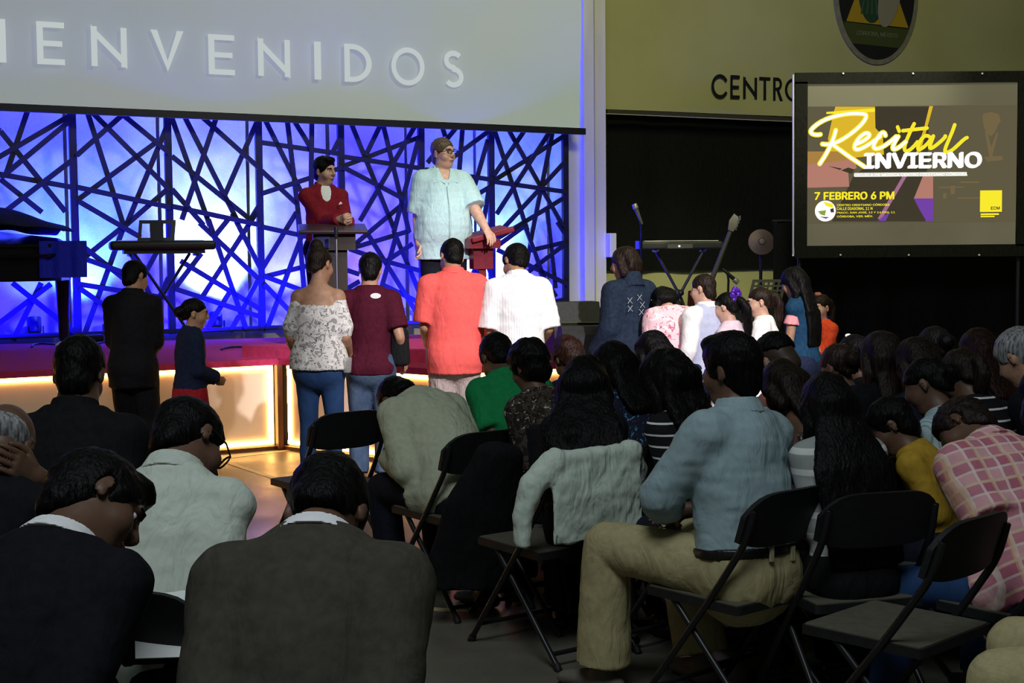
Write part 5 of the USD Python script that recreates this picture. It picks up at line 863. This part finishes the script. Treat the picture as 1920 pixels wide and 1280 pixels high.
def glasses(k, x, q):
    h = k.hs
    for sd in (-1, 1):
        c = [k.hp(sd * .034 + .024 * math.cos(a), .106 - .004 * math.cos(a) * sd * sd, .012 + .017 * math.sin(a)) for a in np.linspace(0, 2 * math.pi, 17)[:-1]]; obj('glasses_rim', tube(c, .0028 * h, 6, True), MATS['black'], x, True)
        obj('glasses_arm', tube([k.hp(sd * .058, .104, .018), k.hp(sd * .080, .06, .016), k.hp(sd * .084, -.01, .010)], .0026 * h, 6), MATS['black'], x, True)
    obj('glasses_bridge', tube([k.hp(-.010, .110, .016), k.hp(.010, .110, .016)], .0026 * h, 6), MATS['black'], x, True)
def front_pt(k, x, ts, out):
    i = int(np.clip(round(ts / .53 * 13), 0, 13)); T = k.T[i]; U = nrm(k.Us[i] - T * (k.Us[i] @ T)); W = np.cross(T, U); a, b = k.half(ts); return k.at(ts) + U * x + W * ((b + out) * math.sqrt(max(.05, 1 - (x / (a + out)) ** 2)))
def flap(name, k, x, pts, m, out, th=.007):
    P = [front_pt(k, p[0], p[1], out) for p in pts]; Q = [front_pt(k, p[0], p[1], out + th) for p in pts]; n = len(P); f = [(0, i, i + 1) for i in range(1, n - 1)]; f += [(n, n + i + 1, n + i) for i in range(1, n - 1)]
    for i in range(n): j = (i + 1) % n; f += [(i, n + i, n + j), (i, n + j, j)]
    obj(name, trimesh.Trimesh(P + Q, f, process=False), m, x)
def patch(name, k, x, pts, m, out=.020, th=.004, ease=.018):
    """a small flat piece lying on the back of the shirt; pts are (across, up the spine)"""
    c = np.mean(pts, 0); i = int(np.clip(round(c[1] / .53 * 13), 0, 13)); T = k.T[i]; U = nrm(k.Us[i] - T * (k.Us[i] @ T)); W = np.cross(T, U); o = k.back(c[1], ease + out); g = Polygon([((p[0] - c[0]), (p[1] - c[1])) for p in pts]); msh = frame_map(extrude(g, th), o + U * c[0], U, T); obj(name, msh, m, x)

ST, G_ROW = 'stand', 'people standing in front of the stage'
# ------------------------------------------------------------------ two men on the stage
def s1x(k, x, q):
    obj('badge', frame_map(extrude(Polygon([(0, 0), (.035, .01), (.02, .03), (.005, .018)]), .003), k.at(.37) + k.Wt * (k.half(.37)[1] + .030) - k.Ut * .10, -k.Ut, k.T[8]), MATS['white_tee'], x)
    S = Solid(); S.add(k.torso(.30, .54, .010, (True, True)), 0); obj('undershirt', S.mesh(.009), MATS['white_tee'], x, True)
K_S1 = person('man in maroon zip-neck sweater, hands clasped on the dark lectern', 609, 320, 12.85, 203, pose=ST, z0=DECK, lean=2, bow=8, hyaw=32, face=True, skin='skin_light', top=dict(mat='maroon_knit', ease=.022, name='sweater', collar='maroon_knit', cuts=[lambda k: Ell(k.at(.50) + k.Wt * .10, (.045, .07, .10), np.stack([k.Ut, k.Wt, k.T[-1]], 1))]), bottom=dict(mat='navy_trouser'),
    arms=(('abs', -.14, .33, 1.90), ('abs', -.05, .34, 1.91)), hands=(1, 1), curl=.9, pn=((.9, .2, .3), (-.9, .2, .3)), h=.010, extra=s1x, hair='quiff', vol=.012)
def s2x(k, x, q):
    glasses(k, x, q)
    for sd in (-1, 1): flap('collar_flap', k, x, [(sd * .052, .535), (sd * .085, .505), (sd * .105, .425), (sd * .055, .445), (sd * .012, .415), (sd * .022, .45)], MATS['pale_blue'], .034)
    obj('button_placket', tube([k.at(t) + k.Wt * (k.half(t)[1] + .03 + .105 * math.exp(-((t - .12) / .17) ** 2)) for t in np.linspace(-.05, .40, 14)], .003, 6), MATS['pale_blue'], x, True)
K_S2 = person('big man in glasses and pale blue short-sleeved shirt standing on stage', 831, 287, 12.75, 196, pose=ST, z0=DECK, lean=0, bow=4, hyaw=34, face=True, skin='skin_pale', girth=1.42, width=1.0, haircol='hair_saltbrown', hair='short', vol=.007, top=dict(mat='pale_blue', sleeve='short', cuff=.95, hem=-.20, ease=.032, flare=.03, sl_ease=1.4, rumple=.007, collar='pale_blue', cuts=[lambda k: Ell(k.at(.52) + k.Wt * .11, (.05, .08, .09), np.stack([k.Ut, k.Wt, k.T[-1]], 1))]), bottom=dict(mat='navy_trouser', ease=.03),
    arms=(('abs', -.31, .34, 1.80), 'side'), hands=(1, 1), curl=.5, pn=((0, 0, -1), (.95, .1, 0)), h=.010, extra=s2x)
# ------------------------------------------------------------------ the row standing before the stage
person('man in a black suit with bowed head, leftmost of the standing row', 255, 520, 10.3, -8, pose=ST, skin='skin_tan', bow=22, hyaw=-28, group=None, arms=('front', 'front'), top=dict(mat='suit_black', ease=.030, hem=-.20, name='jacket', collar='suit_black', flare=.02), bottom=dict(mat='suit_black', ease=.028))
person('girl in a navy jacket and red skirt with her hair tied, looking right', 365, 588, 9.9, -62, pose=ST, sex='f', bow=6, hyaw=-12, hk=1.12, face=True, hair='lowbun', vol=.006, arms=('front', 'front'), top=dict(mat='navy_jacket', ease=.030, hem=-.04, name='jacket', collar='navy_jacket'), bottom=dict(kind='skirt', mat='red_skirt', to=.30, flare=.18), skin='skin_tan')
def f3x(k, x, q):
    pass
person('woman with a top bun in an off-shoulder floral blouse and blue jeans', 600, 497, 9.75, -4, pose=ST, skin='skin_tan', sex='f', bow=14, hyaw=-24, girth=1.16, width=1.0, hair='bun', vol=.008, haircol='hair_brown', arms=((.05, .16, -.44), (.04, .18, -.42)), top=dict(mat='floral_grey', ease=.030, hem=-.06, neck=.385, sleeve='puff', name='blouse', rumple=.009, flare=.0), bottom=dict(mat='blue_jeans', ease=.006, bell=.6, waist=.02), shoes='boot_black', h=.012)
def f4x(k, x, q): g = Point(0, 0).buffer(1, 20); p = [(.055 + .036 * a, .475 + .019 * b) for a, b in g.exterior.coords[:-1]]; patch('neck_print', k, x, p, MATS['white_tee'], .004); 
person('man in a maroon T-shirt and worn jeans next to the woman in the floral blouse', 694, 507, 10.0, -2, pose=ST, skin='skin_tan', bow=16, hyaw=6, arms=((.12, .16, -.40), (.08, .10, -.45)), top=dict(mat='maroon_tee', sleeve='short', ease=.022, hem=-.10, sl_ease=1.3), bottom=dict(mat='worn_jeans', ease=.020), extra=f4x, h=.012, hands=(1, 0))
person('man in a coral polo shirt and beige trousers with bowed head', 847, 482, 10.2, 6, pose=ST, skin='skin_tan', bow=26, lean=6, hyaw=14, girth=1.12, width=1.05, hair='short', vol=.008, arms=((.01, .20, -.42), (.0, .20, -.42)), top=dict(mat='coral', sleeve='short', cuff=.9, ease=.026, hem=-.17, sl_ease=1.5, flare=.012, collar='coral'), bottom=dict(mat='beige_trouser', ease=.022), h=.0115)
person('man in a white short-sleeved shirt, hands joined in front', 966, 492, 10.2, 8, pose=ST, skin='skin_tan', bow=34, lean=7, hyaw=22, girth=1.08, width=1.04, hair='short', vol=.017, arms=((.03, .20, -.40), (.03, .20, -.40)), top=dict(mat='white_shirt', sleeve='short', cuff=1.0, ease=.028, hem=-.04, sl_ease=1.25, rumple=.010, collar='white_shirt'), bottom=dict(mat='dark_jeans', ease=.02), h=.0115, hands=(1, 1))
def f7x(k, x, q):
    for (cx, cy) in ((-.02, .40), (-.005, .345), (-.02, .29), (-.115, .38), (-.12, .32), (.10, .36), (.0, .05), (.03, -.02)):
        for a in (45, 135):
            d = np.array([math.cos(math.radians(a)), math.sin(math.radians(a))]) * .030; n = np.array([-d[1], d[0]]) * .06; c = np.array([cx, cy]); patch('white_stitch', k, x, [c - d - n, c + d - n, c + d + n, c - d + n], MATS['stitch'], .010, .003, .034 if cy > .2 else .04)
    S = Solid(); b = k.nb - k.T[-1] * .01; S.add(Loft([b - k.T[-1] * .04 - k.Wt * .05, b + k.T[-1] * .05 - k.Wt * .03], [.10, .075], [.075, .07], [k.Ut] * 2, (True, False)), 0); S.cut(Ell(k.hbase + k.Wt * .03, (.06, .065, .08)), .01); obj('hood', rumple(S.mesh(.010), .006, 20, 4), MATS['hoodie'], x, True)
person('woman in a long dark navy hoodie with white diamond stitching', 1170, 494, 10.6, 34, pose=ST, skin='skin_tan', sex='f', bow=14, hyaw=28, hair='bob', vol=.010, haircol='hair_brown', arms=((.10, .10, -.48), (.08, .12, -.47)), girth=1.1, width=1.1, top=dict(mat='hoodie', ease=.038, hem=-.42, flare=.06, sl_ease=1.3, name='hoodie'), bottom=dict(mat='dark_jeans'), extra=f7x, h=.012)
person('girl bowing deeply in a pink floral blouse beside the hoodie woman', 1244, 568, 10.5, 16, pose=ST, sex='f', lean=16, bow=48, hk=1.06, hair='bob', vol=.016, arms=('front', 'front'), top=dict(mat='floral_pink', ease=.034, hem=-.16, sleeve='elbow', sl_ease=2.0, flare=.05, rumple=.011, name='blouse', freq=(22, 22, 5)), bottom=dict(mat='red_skirt', kind='skirt', to=.45, flare=.2), skin='skin_light', h=.012)
def f9x(k, x, q): obj('waistband', k_band(k, -.125, -.085, .036), MATS['varsity_sleeve'], x, True)
def k_band(k, t0, t1, e): S = Solid(); S.add(k.torso(t0, t1, e, (True, True), n=4), 0); return S.mesh(.010)
def f9s(k, x, q):
    f9x(k, x, q)
    for i, sd in enumerate((-1, 1)):
        S = Solid(); S.add(Loft([k.at(.49), k.sh[i]], [.062, .068]), .04); S.add(Loft([k.sh[i], k.el[i], k.wr[i]], [.070, .058, .048], flat=(False, True)), .03); obj('sleeve', rumple(S.mesh(.011), .006, 14, 3), MATS['varsity_sleeve'], x, True)
person('boy with a fade haircut in a grey and white varsity jacket', 1318, 543, 10.3, 30, pose=ST, bow=10, hyaw=26, hk=1.05, hair='short', vol=.007, haircol='hair_brown', arms=((.10, .06, -.50), (.08, .10, -.49)), top=dict(mat='varsity_body', ease=.026, hem=-.12, sleeve='none', name='jacket', collar='varsity_sleeve'), bottom=dict(mat='dark_jeans', ease=.02), skin='skin_light', extra=f9s, h=.0115)
def f10x(k, x, q):
    c = k.hp(-.01, -.10, .085); B = [];
    for i in range(9): a = i * 2.4; m = trimesh.creation.icosphere(2, .028); m.vertices *= (1, .8, .55); m.apply_transform(trimesh.transformations.rotation_matrix(a, (math.sin(i), math.cos(i * 2), .4))); m.apply_translation(c + np.array([.036 * math.cos(a), -.012, .036 * math.sin(a)])); B.append(m)
    obj('hair_bow', cat(*B), plain('sequin_purple', (.12, .03, .50), .25, .5), x, True, 'shiny purple bow')
person('girl with a shiny purple hair bow and long black ponytail', 1362, 577, 10.2, 46, pose=ST, sex='f', bow=12, hyaw=10, hk=1.14, hair='tail', length=.26, vol=.007, sway=(.06, -.02, 0), arms=('front', 'front'), top=dict(mat='lilac_top', ease=.022, hem=-.08, sleeve='none', name='top'), bottom=dict(mat='white_dress', kind='skirt', to=.35, flare=.22), skin='skin_light', extra=f10x)
person('girl in a white short-sleeved dress seen in profile', 1424, 567, 10.4, 66, pose=ST, sex='f', bow=8, hyaw=18, hk=1.10, face=True, hair='tail', length=.22, vol=.006, haircol='hair_brown', sway=(.02, .0, 0), arms=('front', 'front'), top=dict(mat='white_dress', ease=.024, hem=-.06, sleeve='short', sl_ease=1.6, name='bodice'), bottom=dict(mat='white_dress', kind='skirt', to=.28, flare=.20), skin='skin_light', h=.011)
def f12x(k, x, q):
    for i, sd in enumerate((-1, 1)): S = Solid(); a, b = k.sh[i], k.el[i]; S.add(Loft([a + (b - a) * .22, a + (b - a) * .50], [.044, .062], flat=(True, True)), 0); obj('sleeve_cuff', S.mesh(.009), MATS['pink_top'], x, True, 'pink ruffled sleeve cuff')
person('woman with very long black hair in a blue denim vest', 1487, 530, 10.7, 52, pose=ST, skin='skin_tan', sex='f', bow=22, hyaw=6, hair='long', length=.34, vol=.014, hairw=1.15, arms=('front', 'front'), top=dict(mat='denim', ease=.030, hem=-.05, sleeve='none', name='vest', flare=.01), bottom=dict(mat='dark_jeans', ease=.02), extra=f12x, h=.012)
def f13x(k, x, q): m = trimesh.creation.icosphere(2, .03); m.vertices *= (1.2, .8, .8); m.apply_translation(k.hp(.02, -.01, .125)); obj('hair_bow', rumple((m.vertices, m.faces), .01, 60), MATS['salmon'], x, True)
person('small girl in an orange-red dress at the right end of the row', 1538, 577, 11.6, 118, pose=ST, sex='f', bow=4, hyaw=10, hk=1.2, face=True, hair='tail', length=.2, vol=.008, haircol='hair_brown', arms=('fold', 'fold'), top=dict(mat='orange', ease=.026, hem=-.06, name='bodice', rumple=.01), bottom=dict(mat='orange', kind='skirt', to=.42, flare=.19), skin='skin_light', extra=f13x)

# ------------------------------------------------------------------ the seated audience
KA = {}
def seated(key, clabel, label, u, v, Y, facing, chair_rz=None, back=.0, **kw):
    KA[key] = person(label, u, v, Y, facing, **kw)
    if clabel: seat_for(KA[key], clabel, back, rz=chair_rz)
F, M_ = dict(sex='f', H=1.52), dict(H=1.70)
NV = dict(mat='navy_trouser', ease=.022)
seated('bald', None, 'bald man at the left edge holding his head in his hand', 8, 838, 4.0, -4, bow=34, hair='bald', vol=0, haircol='hair_grey', arms=('lap', 'temple'), hands=(0, 1), curl=.25, pn=((.9, .1, 0), (-.9, .3, 0)), top=dict(mat='suit_black', ease=.024, sleeve='elbow', cuff=.6), bottom=NV, skin='skin_dark', **M_)
seat_for(KA['bald'], 'black folding chair under the bald man at the left edge')
seated('blk', 'black folding chair under the broad man in the black sweater', 'broad man in a black sweater seen from behind, near the left', 149, 702, 5.1, 2, bow=10, H=1.78, girth=1.25, width=1.12, hair='short', vol=.010, top=dict(mat='black_knit', ease=.024, collar='black_knit', name='sweater'), bottom=NV)
seated('cream', 'black folding chair under the man in the cream shirt', 'man with glasses in a cream white shirt, head bowed', 355, 832, 4.05, -6, bow=24, hyaw=-30, hair='short', vol=.012, width=1.02, top=dict(mat='cream_shirt', ease=.026, rumple=.010, collar='cream_shirt', freq=(10, 10, 10)), bottom=NV, extra=glasses, h=.009, H=1.76)
seated('young', 'black folding chair under the young man in the dark suit', 'young man in a dark suit with white shirt collar, head turned right', 178, 950, 3.25, -14, bow=22, hyaw=-46, face=True, hair='quiff', vol=.016, top=dict(mat='suit_black', ease=.028, name='jacket', collar='varsity_sleeve', collar_label='white shirt collar', collar_h=(.522, .560), neck=.53), bottom=dict(mat='suit_black', ease=.022), skin='skin_dark', h=.0085, H=1.78)
def lapel(k, x, q): S = Solid(); b = k.nb; S.add(Loft([b - k.T[-1] * .055, b + k.T[-1] * .012], [.135, .088], [.115, .092], [k.Ut] * 2, (True, True)), 0); S.cut(Loft([b - k.T[-1] * .1, b + k.T[-1] * .08], [.105, .072], [.09, .078], [k.Ut] * 2), 0); obj('jacket_collar', S.mesh(.0065), MATS['suit_brown'], x, True)
seated('brown', 'black folding chair under the man in the grey-brown suit', 'man in a grey-brown suit jacket, back to the camera in front', 612, 966, 3.15, -2, bow=34, width=1.0, girth=1.06, hair='short', vol=.012, top=dict(mat='suit_brown', ease=.036, hem=-.06, name='jacket', collar='varsity_sleeve', collar_label='white shirt collar', collar_h=(.525, .568), rumple=.007, sl_ease=1.2), bottom=dict(mat='suit_black', ease=.022), h=.0085, extra=lapel, H=1.80)
seated('olive', 'black folding chair under the man bent over in the olive shirt', 'man in an olive shirt bent far forward on his chair', 748, 752, 7.05, 36, bow=30, hair='short', girth=1.1, arms=('knee', 'knee'), top=dict(mat='olive_shirt', ease=.036, hem=-.115, skirted=True, rumple=.011), bottom=NV, H=1.74)
seated('green', 'black folding chair under the man in the green T-shirt', 'man in a bright green T-shirt', 932, 672, 7.3, 22, bow=12, hair='short', vol=.010, top=dict(mat='green', sleeve='short', ease=.022), bottom=NV, skin='skin_dark', H=1.70)
def coat(k, x):
    S = Solid(); S.add(k.torso(-.10, .36, .045, (True, True), n=10), 0)
    S.add(Loft([k.pel + np.array([.0, -.10, .08]), k.pel + np.array([.02, -.22, -.15]), k.pel + np.array([.02, -.25, -.44])], [.19, .20, .17], [.05, .035, .03], [(1, 0, 0)] * 3, (False, True)), .05); obj('coat', rumple(S.mesh(.012), .010, (11, 11, 4), 5), MATS['black_knit'], x, True, 'long black coat hanging to the floor')
seated('leop', 'black folding chair under the woman in the leopard print scarf', 'woman with short dark curls, leopard print scarf and long black coat', 992, 688, 6.5, 40, bow=8, hair='curly', vol=.028, hrough=(.012, 35), top=dict(mat='leopard', ease=.026, hem=-.06), bottom=dict(mat='black_knit', ease=.025), girth=1.15, extra=lambda k, x, q: coat(k, x), **F)
seated('auburn', 'black folding chair under the person with curly auburn hair', 'person with curly auburn hair in front of the stage monitor', 1066, 674, 7.6, 26, bow=6, hair='curly', vol=.022, hrough=(.012, 34), haircol='hair_auburn', top=dict(mat='black_knit', ease=.022), bottom=NV, **F)
seated('mane', None, 'woman with a big mane of long black hair and black top', 1096, 728, 6.1, -4, bow=6, hair='wavy', vol=.045, length=.42, hairw=1.45, hrough=(.014, 22), top=dict(mat='black_knit', ease=.022), bottom=dict(mat='black_knit', ease=.02), sex='f', H=1.47)
JCH = np.array([.16, 5.90, 0]); chair('black folding chair with the pale mint jacket over its back', JCH, 36, 'black folding chairs of the audience')
seated('floral', 'black folding chair under the woman in the blue floral blouse', 'woman with wavy dark hair in a blue floral blouse', 1147, 692, 6.7, 38, bow=10, hair='wavy', vol=.022, length=.10, hrough=(.012, 28), top=dict(mat='blue_floral', ease=.026), bottom=NV, **F)
seated('stripe', 'black folding chair under the woman in the black and white striped top', 'woman with thick curly hair in a black top with white stripes', 1250, 718, 5.85, 38, bow=8, hair='wavy', vol=.040, length=.13, hairw=1.1, hrough=(.016, 26), top=dict(mat='bw_stripe', ease=.026), bottom=NV, **F)
seated('dark13', 'black folding chair under the dark-haired person with the earring', 'dark-haired person with an earring behind the striped woman', 1222, 664, 7.3, 34, bow=14, hair='bob', vol=.008, top=dict(mat='black_knit', ease=.022), bottom=NV, **F)
def herox(k, x, q):
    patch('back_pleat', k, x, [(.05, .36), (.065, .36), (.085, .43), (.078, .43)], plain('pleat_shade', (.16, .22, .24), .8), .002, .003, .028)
    for a in (-.06, .05): i = 1; p = k.back(.035, .036) + k.Ut * a; b = box(-.008, .008, -.006, .004, -.028, .022); b.apply_translation(p); obj('belt_loop', b, MATS['khaki_dark'], x)
    for i, sd in enumerate((-1, 1)): S = Solid(); e, w = k.el[i], k.wr[i]; S.add(Loft([e + (w - e) * .52, e + (w - e) * .74], [.058, .060], flat=(True, True)), 0); obj('rolled_cuff', S.mesh(.008), MATS['hero_shirt'], x, True)
seated('hero', 'black folding chair under the young man in the grey-blue shirt', 'young man in a grey-blue shirt and khaki trousers, sitting upright', 1369, 694, 5.10, 40, back=-.0, bow=0, hyaw=8, H=1.705, side=6, seat=.455, legk=1.15, girth=1.14, width=1.06, hair='quiff', vol=.020, arms=((('abs', -.05, .33, .68), (.9, .2, -.7)), (('abs', .05, .33, .68), (.6, -.3, -.7))), feet=((-.20, .52, .085), (.17, .36, .085)), top=dict(mat='hero_shirt', ease=.032, hem=.035, neck=.535, sleeve='elbow', cuff=.45, sl_ease=1.0, rumple=.010, freq=(11, 11, 8), collar='hero_shirt', flare=.012), bottom=dict(mat='khaki', ease=.030, bell=1.9, waist=.06, belt='belt_black', len=.06, rumple=.009), shoes='shoe_grey', extra=herox, h=.0085)
seated('fade', 'black folding chair under the man with the fade haircut', 'man with a short fade haircut in a salmon T-shirt', 1456, 680, 6.4, 32, bow=18, hair='fade', vol=.014, top=dict(mat='salmon', sleeve='short', ease=.02), bottom=NV, skin='skin_tan', H=1.72)
seated('rust', 'black folding chair under the woman with shoulder-length brown hair', 'woman with shoulder-length brown hair and bare shoulder', 1467, 730, 5.9, 36, bow=16, hair='bob', vol=.012, length=.06, haircol='hair_brown', hrough=(.006, 40), top=dict(mat='leopard', ease=.022, neck=.42, sleeve='none'), bottom=NV, **F)
seated('longhair', 'black folding chair under the woman with waist-length dark hair', 'woman with straight dark hair down to her waist and grey striped top', 1548, 762, 5.15, 16, bow=8, hair='long', vol=.022, length=.44, hairw=1.6, hrough=(.006, 45), top=dict(mat='grey_stripe', ease=.026, hem=-.08), bottom=dict(mat='black_knit', ease=.02), sex='f', H=1.46)
def clips(*cs):
    def f(k, x, q):
        for n, p, m, r in cs: b = trimesh.creation.icosphere(2, r); b.vertices *= (1.5, .8, .9); b.apply_translation(k.hp(*p)); obj(n, b, m, x, True)
    return f
redm = plain('clip_red', (.8, .03, .08), .3)
seated('clip', 'black folding chair under the girl with red and white hair clips', 'girl with white and red hair clips in her tied dark hair', 1602, 674, 7.2, 30, H=1.45, hk=1.1, sex='f', bow=4, hair='lowbun', vol=.010, extra=clips(('hair_clip', (-.01, -.02, .132), MATS['white'], .013), ('hair_clip', (-.02, -.12, .045), redm, .009), ('hair_clip', (.085, -.02, .05), MATS['white'], .012)), top=dict(mat='black_knit', ease=.022), bottom=NV)
seated('clip2', 'black folding chair under the child with parted hair', 'child with parted dark hair and a small silver clip', 1571, 690, 6.9, 34, H=1.40, hk=1.1, sex='f', bow=10, hair='lowbun', vol=.006, haircol='hair_brown', extra=clips(('hair_clip', (.03, -.07, .105), MATS['metal'], .009)), top=dict(mat='dark_blue', ease=.022), bottom=NV)
seated('wavy', 'black folding chair under the woman with long glossy wavy hair', 'woman with long glossy wavy brown hair and black jacket', 1648, 668, 6.7, 24, bow=4, hair='wavy', vol=.016, length=.24, haircol='hair_brown', hrough=(.010, 24), top=dict(mat='suit_black', ease=.026), bottom=NV, **F)
seated('brownlong', 'black folding chair under the woman with smooth dark brown hair', 'woman with smooth dark brown hair just behind the pale blue pinstripe blouse', 1714, 682, 6.5, 28, bow=8, hair='long', vol=.012, length=.16, haircol='hair_brown', top=dict(mat='dark_blue', ease=.022), bottom=NV, **F)
seated('back1', 'black folding chair under the farthest dark-haired person on the right', 'dark-haired person with low bun, farthest back on the right', 1752, 655, 7.6, 26, bow=4, hair='lowbun', vol=.014, top=dict(mat='black_knit', ease=.022), bottom=NV, **F)
seated('back2', 'black folding chair under the woman with reddish lit hair', 'woman with reddish-lit brown hair left of the grey-haired man', 1832, 660, 7.3, 26, bow=6, hair='long', vol=.014, length=.12, haircol='hair_auburn', top=dict(mat='dark_blue', ease=.022), bottom=NV, **F)
seated('grey', 'black folding chair under the grey-haired man', 'grey-haired man in a black jacket at the right edge', 1912, 672, 6.1, 40, bow=14, hair='short', vol=.010, haircol='hair_grey', top=dict(mat='suit_black', ease=.028, collar='suit_black'), bottom=NV, skin='skin_tan', H=1.72)
seated('tail28', 'black folding chair under the ponytail woman in dark stripes', 'woman with a loose dark ponytail and white-striped black top', 1802, 706, 6.2, 30, bow=6, hair='tail', length=.12, vol=.012, haircol='hair_brown', top=dict(mat='bw_stripe', ease=.024), bottom=NV, **F)
seated('bunw', 'black folding chair under the woman in the pale blue pinstripe blouse', 'woman with pulled-back dark hair and pale blue pinstripe blouse', 1737, 724, 5.8, 40, bow=8, hyaw=18, hair='lowbun', vol=.008, top=dict(mat='blue_stripe', ease=.024), bottom=NV, skin='skin_dark', **F)
seated('kid', 'black folding chair under the child in the mustard top', 'small child in a mustard yellow top, facing left', 1672, 800, 5.6, 56, H=1.22, hk=1.2, bow=6, hyaw=16, hair='curly', vol=.016, hrough=(.006, 50), top=dict(mat='mustard', ease=.02), bottom=NV, skin='skin_dark', shoes='shoe_black')
seated('plaid', 'black folding chair under the person in the pink plaid shirt', 'person with short curly hair in a pink plaid shirt and jeans', 1806, 806, 5.12, 20, chair_rz=38, bow=26, hyaw=38, H=1.60, girth=1.14, width=1.04, hair='curly', vol=.018, hrough=(.008, 55), haircol='hair_brown', top=dict(mat='plaid', ease=.034, hem=-.11, skirted=True, sleeve='short', cuff=.85, sl_ease=1.5, rumple=.009, collar='plaid'), bottom=dict(mat='blue_jeans', ease=.02), feet=((-.36, .36, .085), (.08, .42, .085)), h=.010, skin='skin_dark')
seated('mint', 'black folding chair under the person in mint at the right edge', 'person in a mint green shirt at the right edge, mostly out of view', 1972, 748, 5.3, 40, bow=14, hair='short', top=dict(mat='mint', ease=.026, hem=-.05), bottom=NV, H=1.72)
seated('knee', 'black folding chair at the lower right corner under the khaki knee', 'person in khaki trousers at the lower right corner, only a knee in view', 2000, 800, 3.85, 62, bow=8, hair='short', top=dict(mat='black_knit', ease=.024), bottom=dict(mat='khaki', ease=.03), feet=((-.24, .44, .085), (.13, .42, .085)), H=1.76)
# empty chairs
c1 = at_z(655, 783, .80); chair('empty black folding chair in front of the man bent over in olive', (c1[0] - .14, c1[1] + .20, 0), 36, 'empty black folding chairs')
c2 = at_z(1822, 985, .80); chair('empty black folding chair with grey seat in front of the pink plaid shirt', (c2[0] - .16, c2[1] + .17, 0), 44, 'empty black folding chairs')

# ------------------------------------------------------------------ small things among the audience
S = Solid(); R = rotz(math.radians(36)); W = lambda p: JCH + R @ np.array(p)
S.add(Loft([W((-.22, -.265, .835)), W((.22, -.265, .835))], .030), .0); S.add(Loft([W((0, -.28, .83)), W((0, -.305, .68)), W((0, -.30, .50))], [.22, .23, .225], [.026, .022, .016], [R @ np.array([1., 0, 0])] * 3, (False, True)), .03); S.add(Loft([W((-.19, -.265, .83)), W((-.29, -.25, .74)), W((-.325, -.235, .62)), W((-.33, -.235, .50))], [.042, .046, .042, .034], flat=(False, True)), .03); S.add(Loft([W((.20, -.25, .83)), W((.26, -.22, .74)), W((.27, -.2, .66))], [.042, .046, .040], flat=(False, True)), .03)
single('jacket', rumple(rumple(S.mesh(.009), .012, (11, 11, 8), 3), .005, 26, 8), cloth('jacket_mint', (.60, .68, .59), .05, .5), 'pale mint white jacket draped over a chair back, sleeve hanging', 'jacket', smooth=True)
pp = at(322, 1165, 3.55); m = extrude(Polygon([(-.10, -.12), (.09, -.14), (.11, .10), (-.08, .13)]), .003); m = move(m, tuple(pp), rz=20, rx=28); single('paper', m, MATS['white'], 'white sheet of paper held between the two suited men', 'paper')
b = at(750, 640, 9.9); S = Solid(); S.add(Loft([b + (0, 0, -.14), b + (0, 0, .06), b + (-.005, 0, .16)], [.07, .06, .02], [.035, .03, .015], [(1, 0, 0)] * 3), 0); single('handbag', S.mesh(.009), MATS['black_knit'], 'black bag carried by the man in the maroon T-shirt', 'bag', smooth=True)
gl = at(651, 684, 9.6); single('cup', move(lathe([(0, 0), (.026, 0), (.034, .10), (.031, .10), (.024, .006), (0, .006)], 18), tuple(gl - (0, 0, .05))), plain('clear_plastic', (.9, .9, .9), .1, 0, .5, transmission_weight=.85), 'clear plastic cup held beside the maroon T-shirt', 'cup', smooth=40)

S = Solid(); cp = [at(938, 852, 6.15), at(905, 955, 6.2), at(882, 1060, 6.25), at(880, 1100, 6.25)]; S.add(Loft(cp, [.11, .18, .20, .20], [.055, .08, .085, .08], [(.93, .36, 0)] * 4, (False, True)), 0)
single('coat', rumple(S.mesh(.011), .014, (9, 9, 5), 4), MATS['black_knit'], 'long black coat hanging down between the olive shirt and the mint jacket', 'coat', smooth=True)
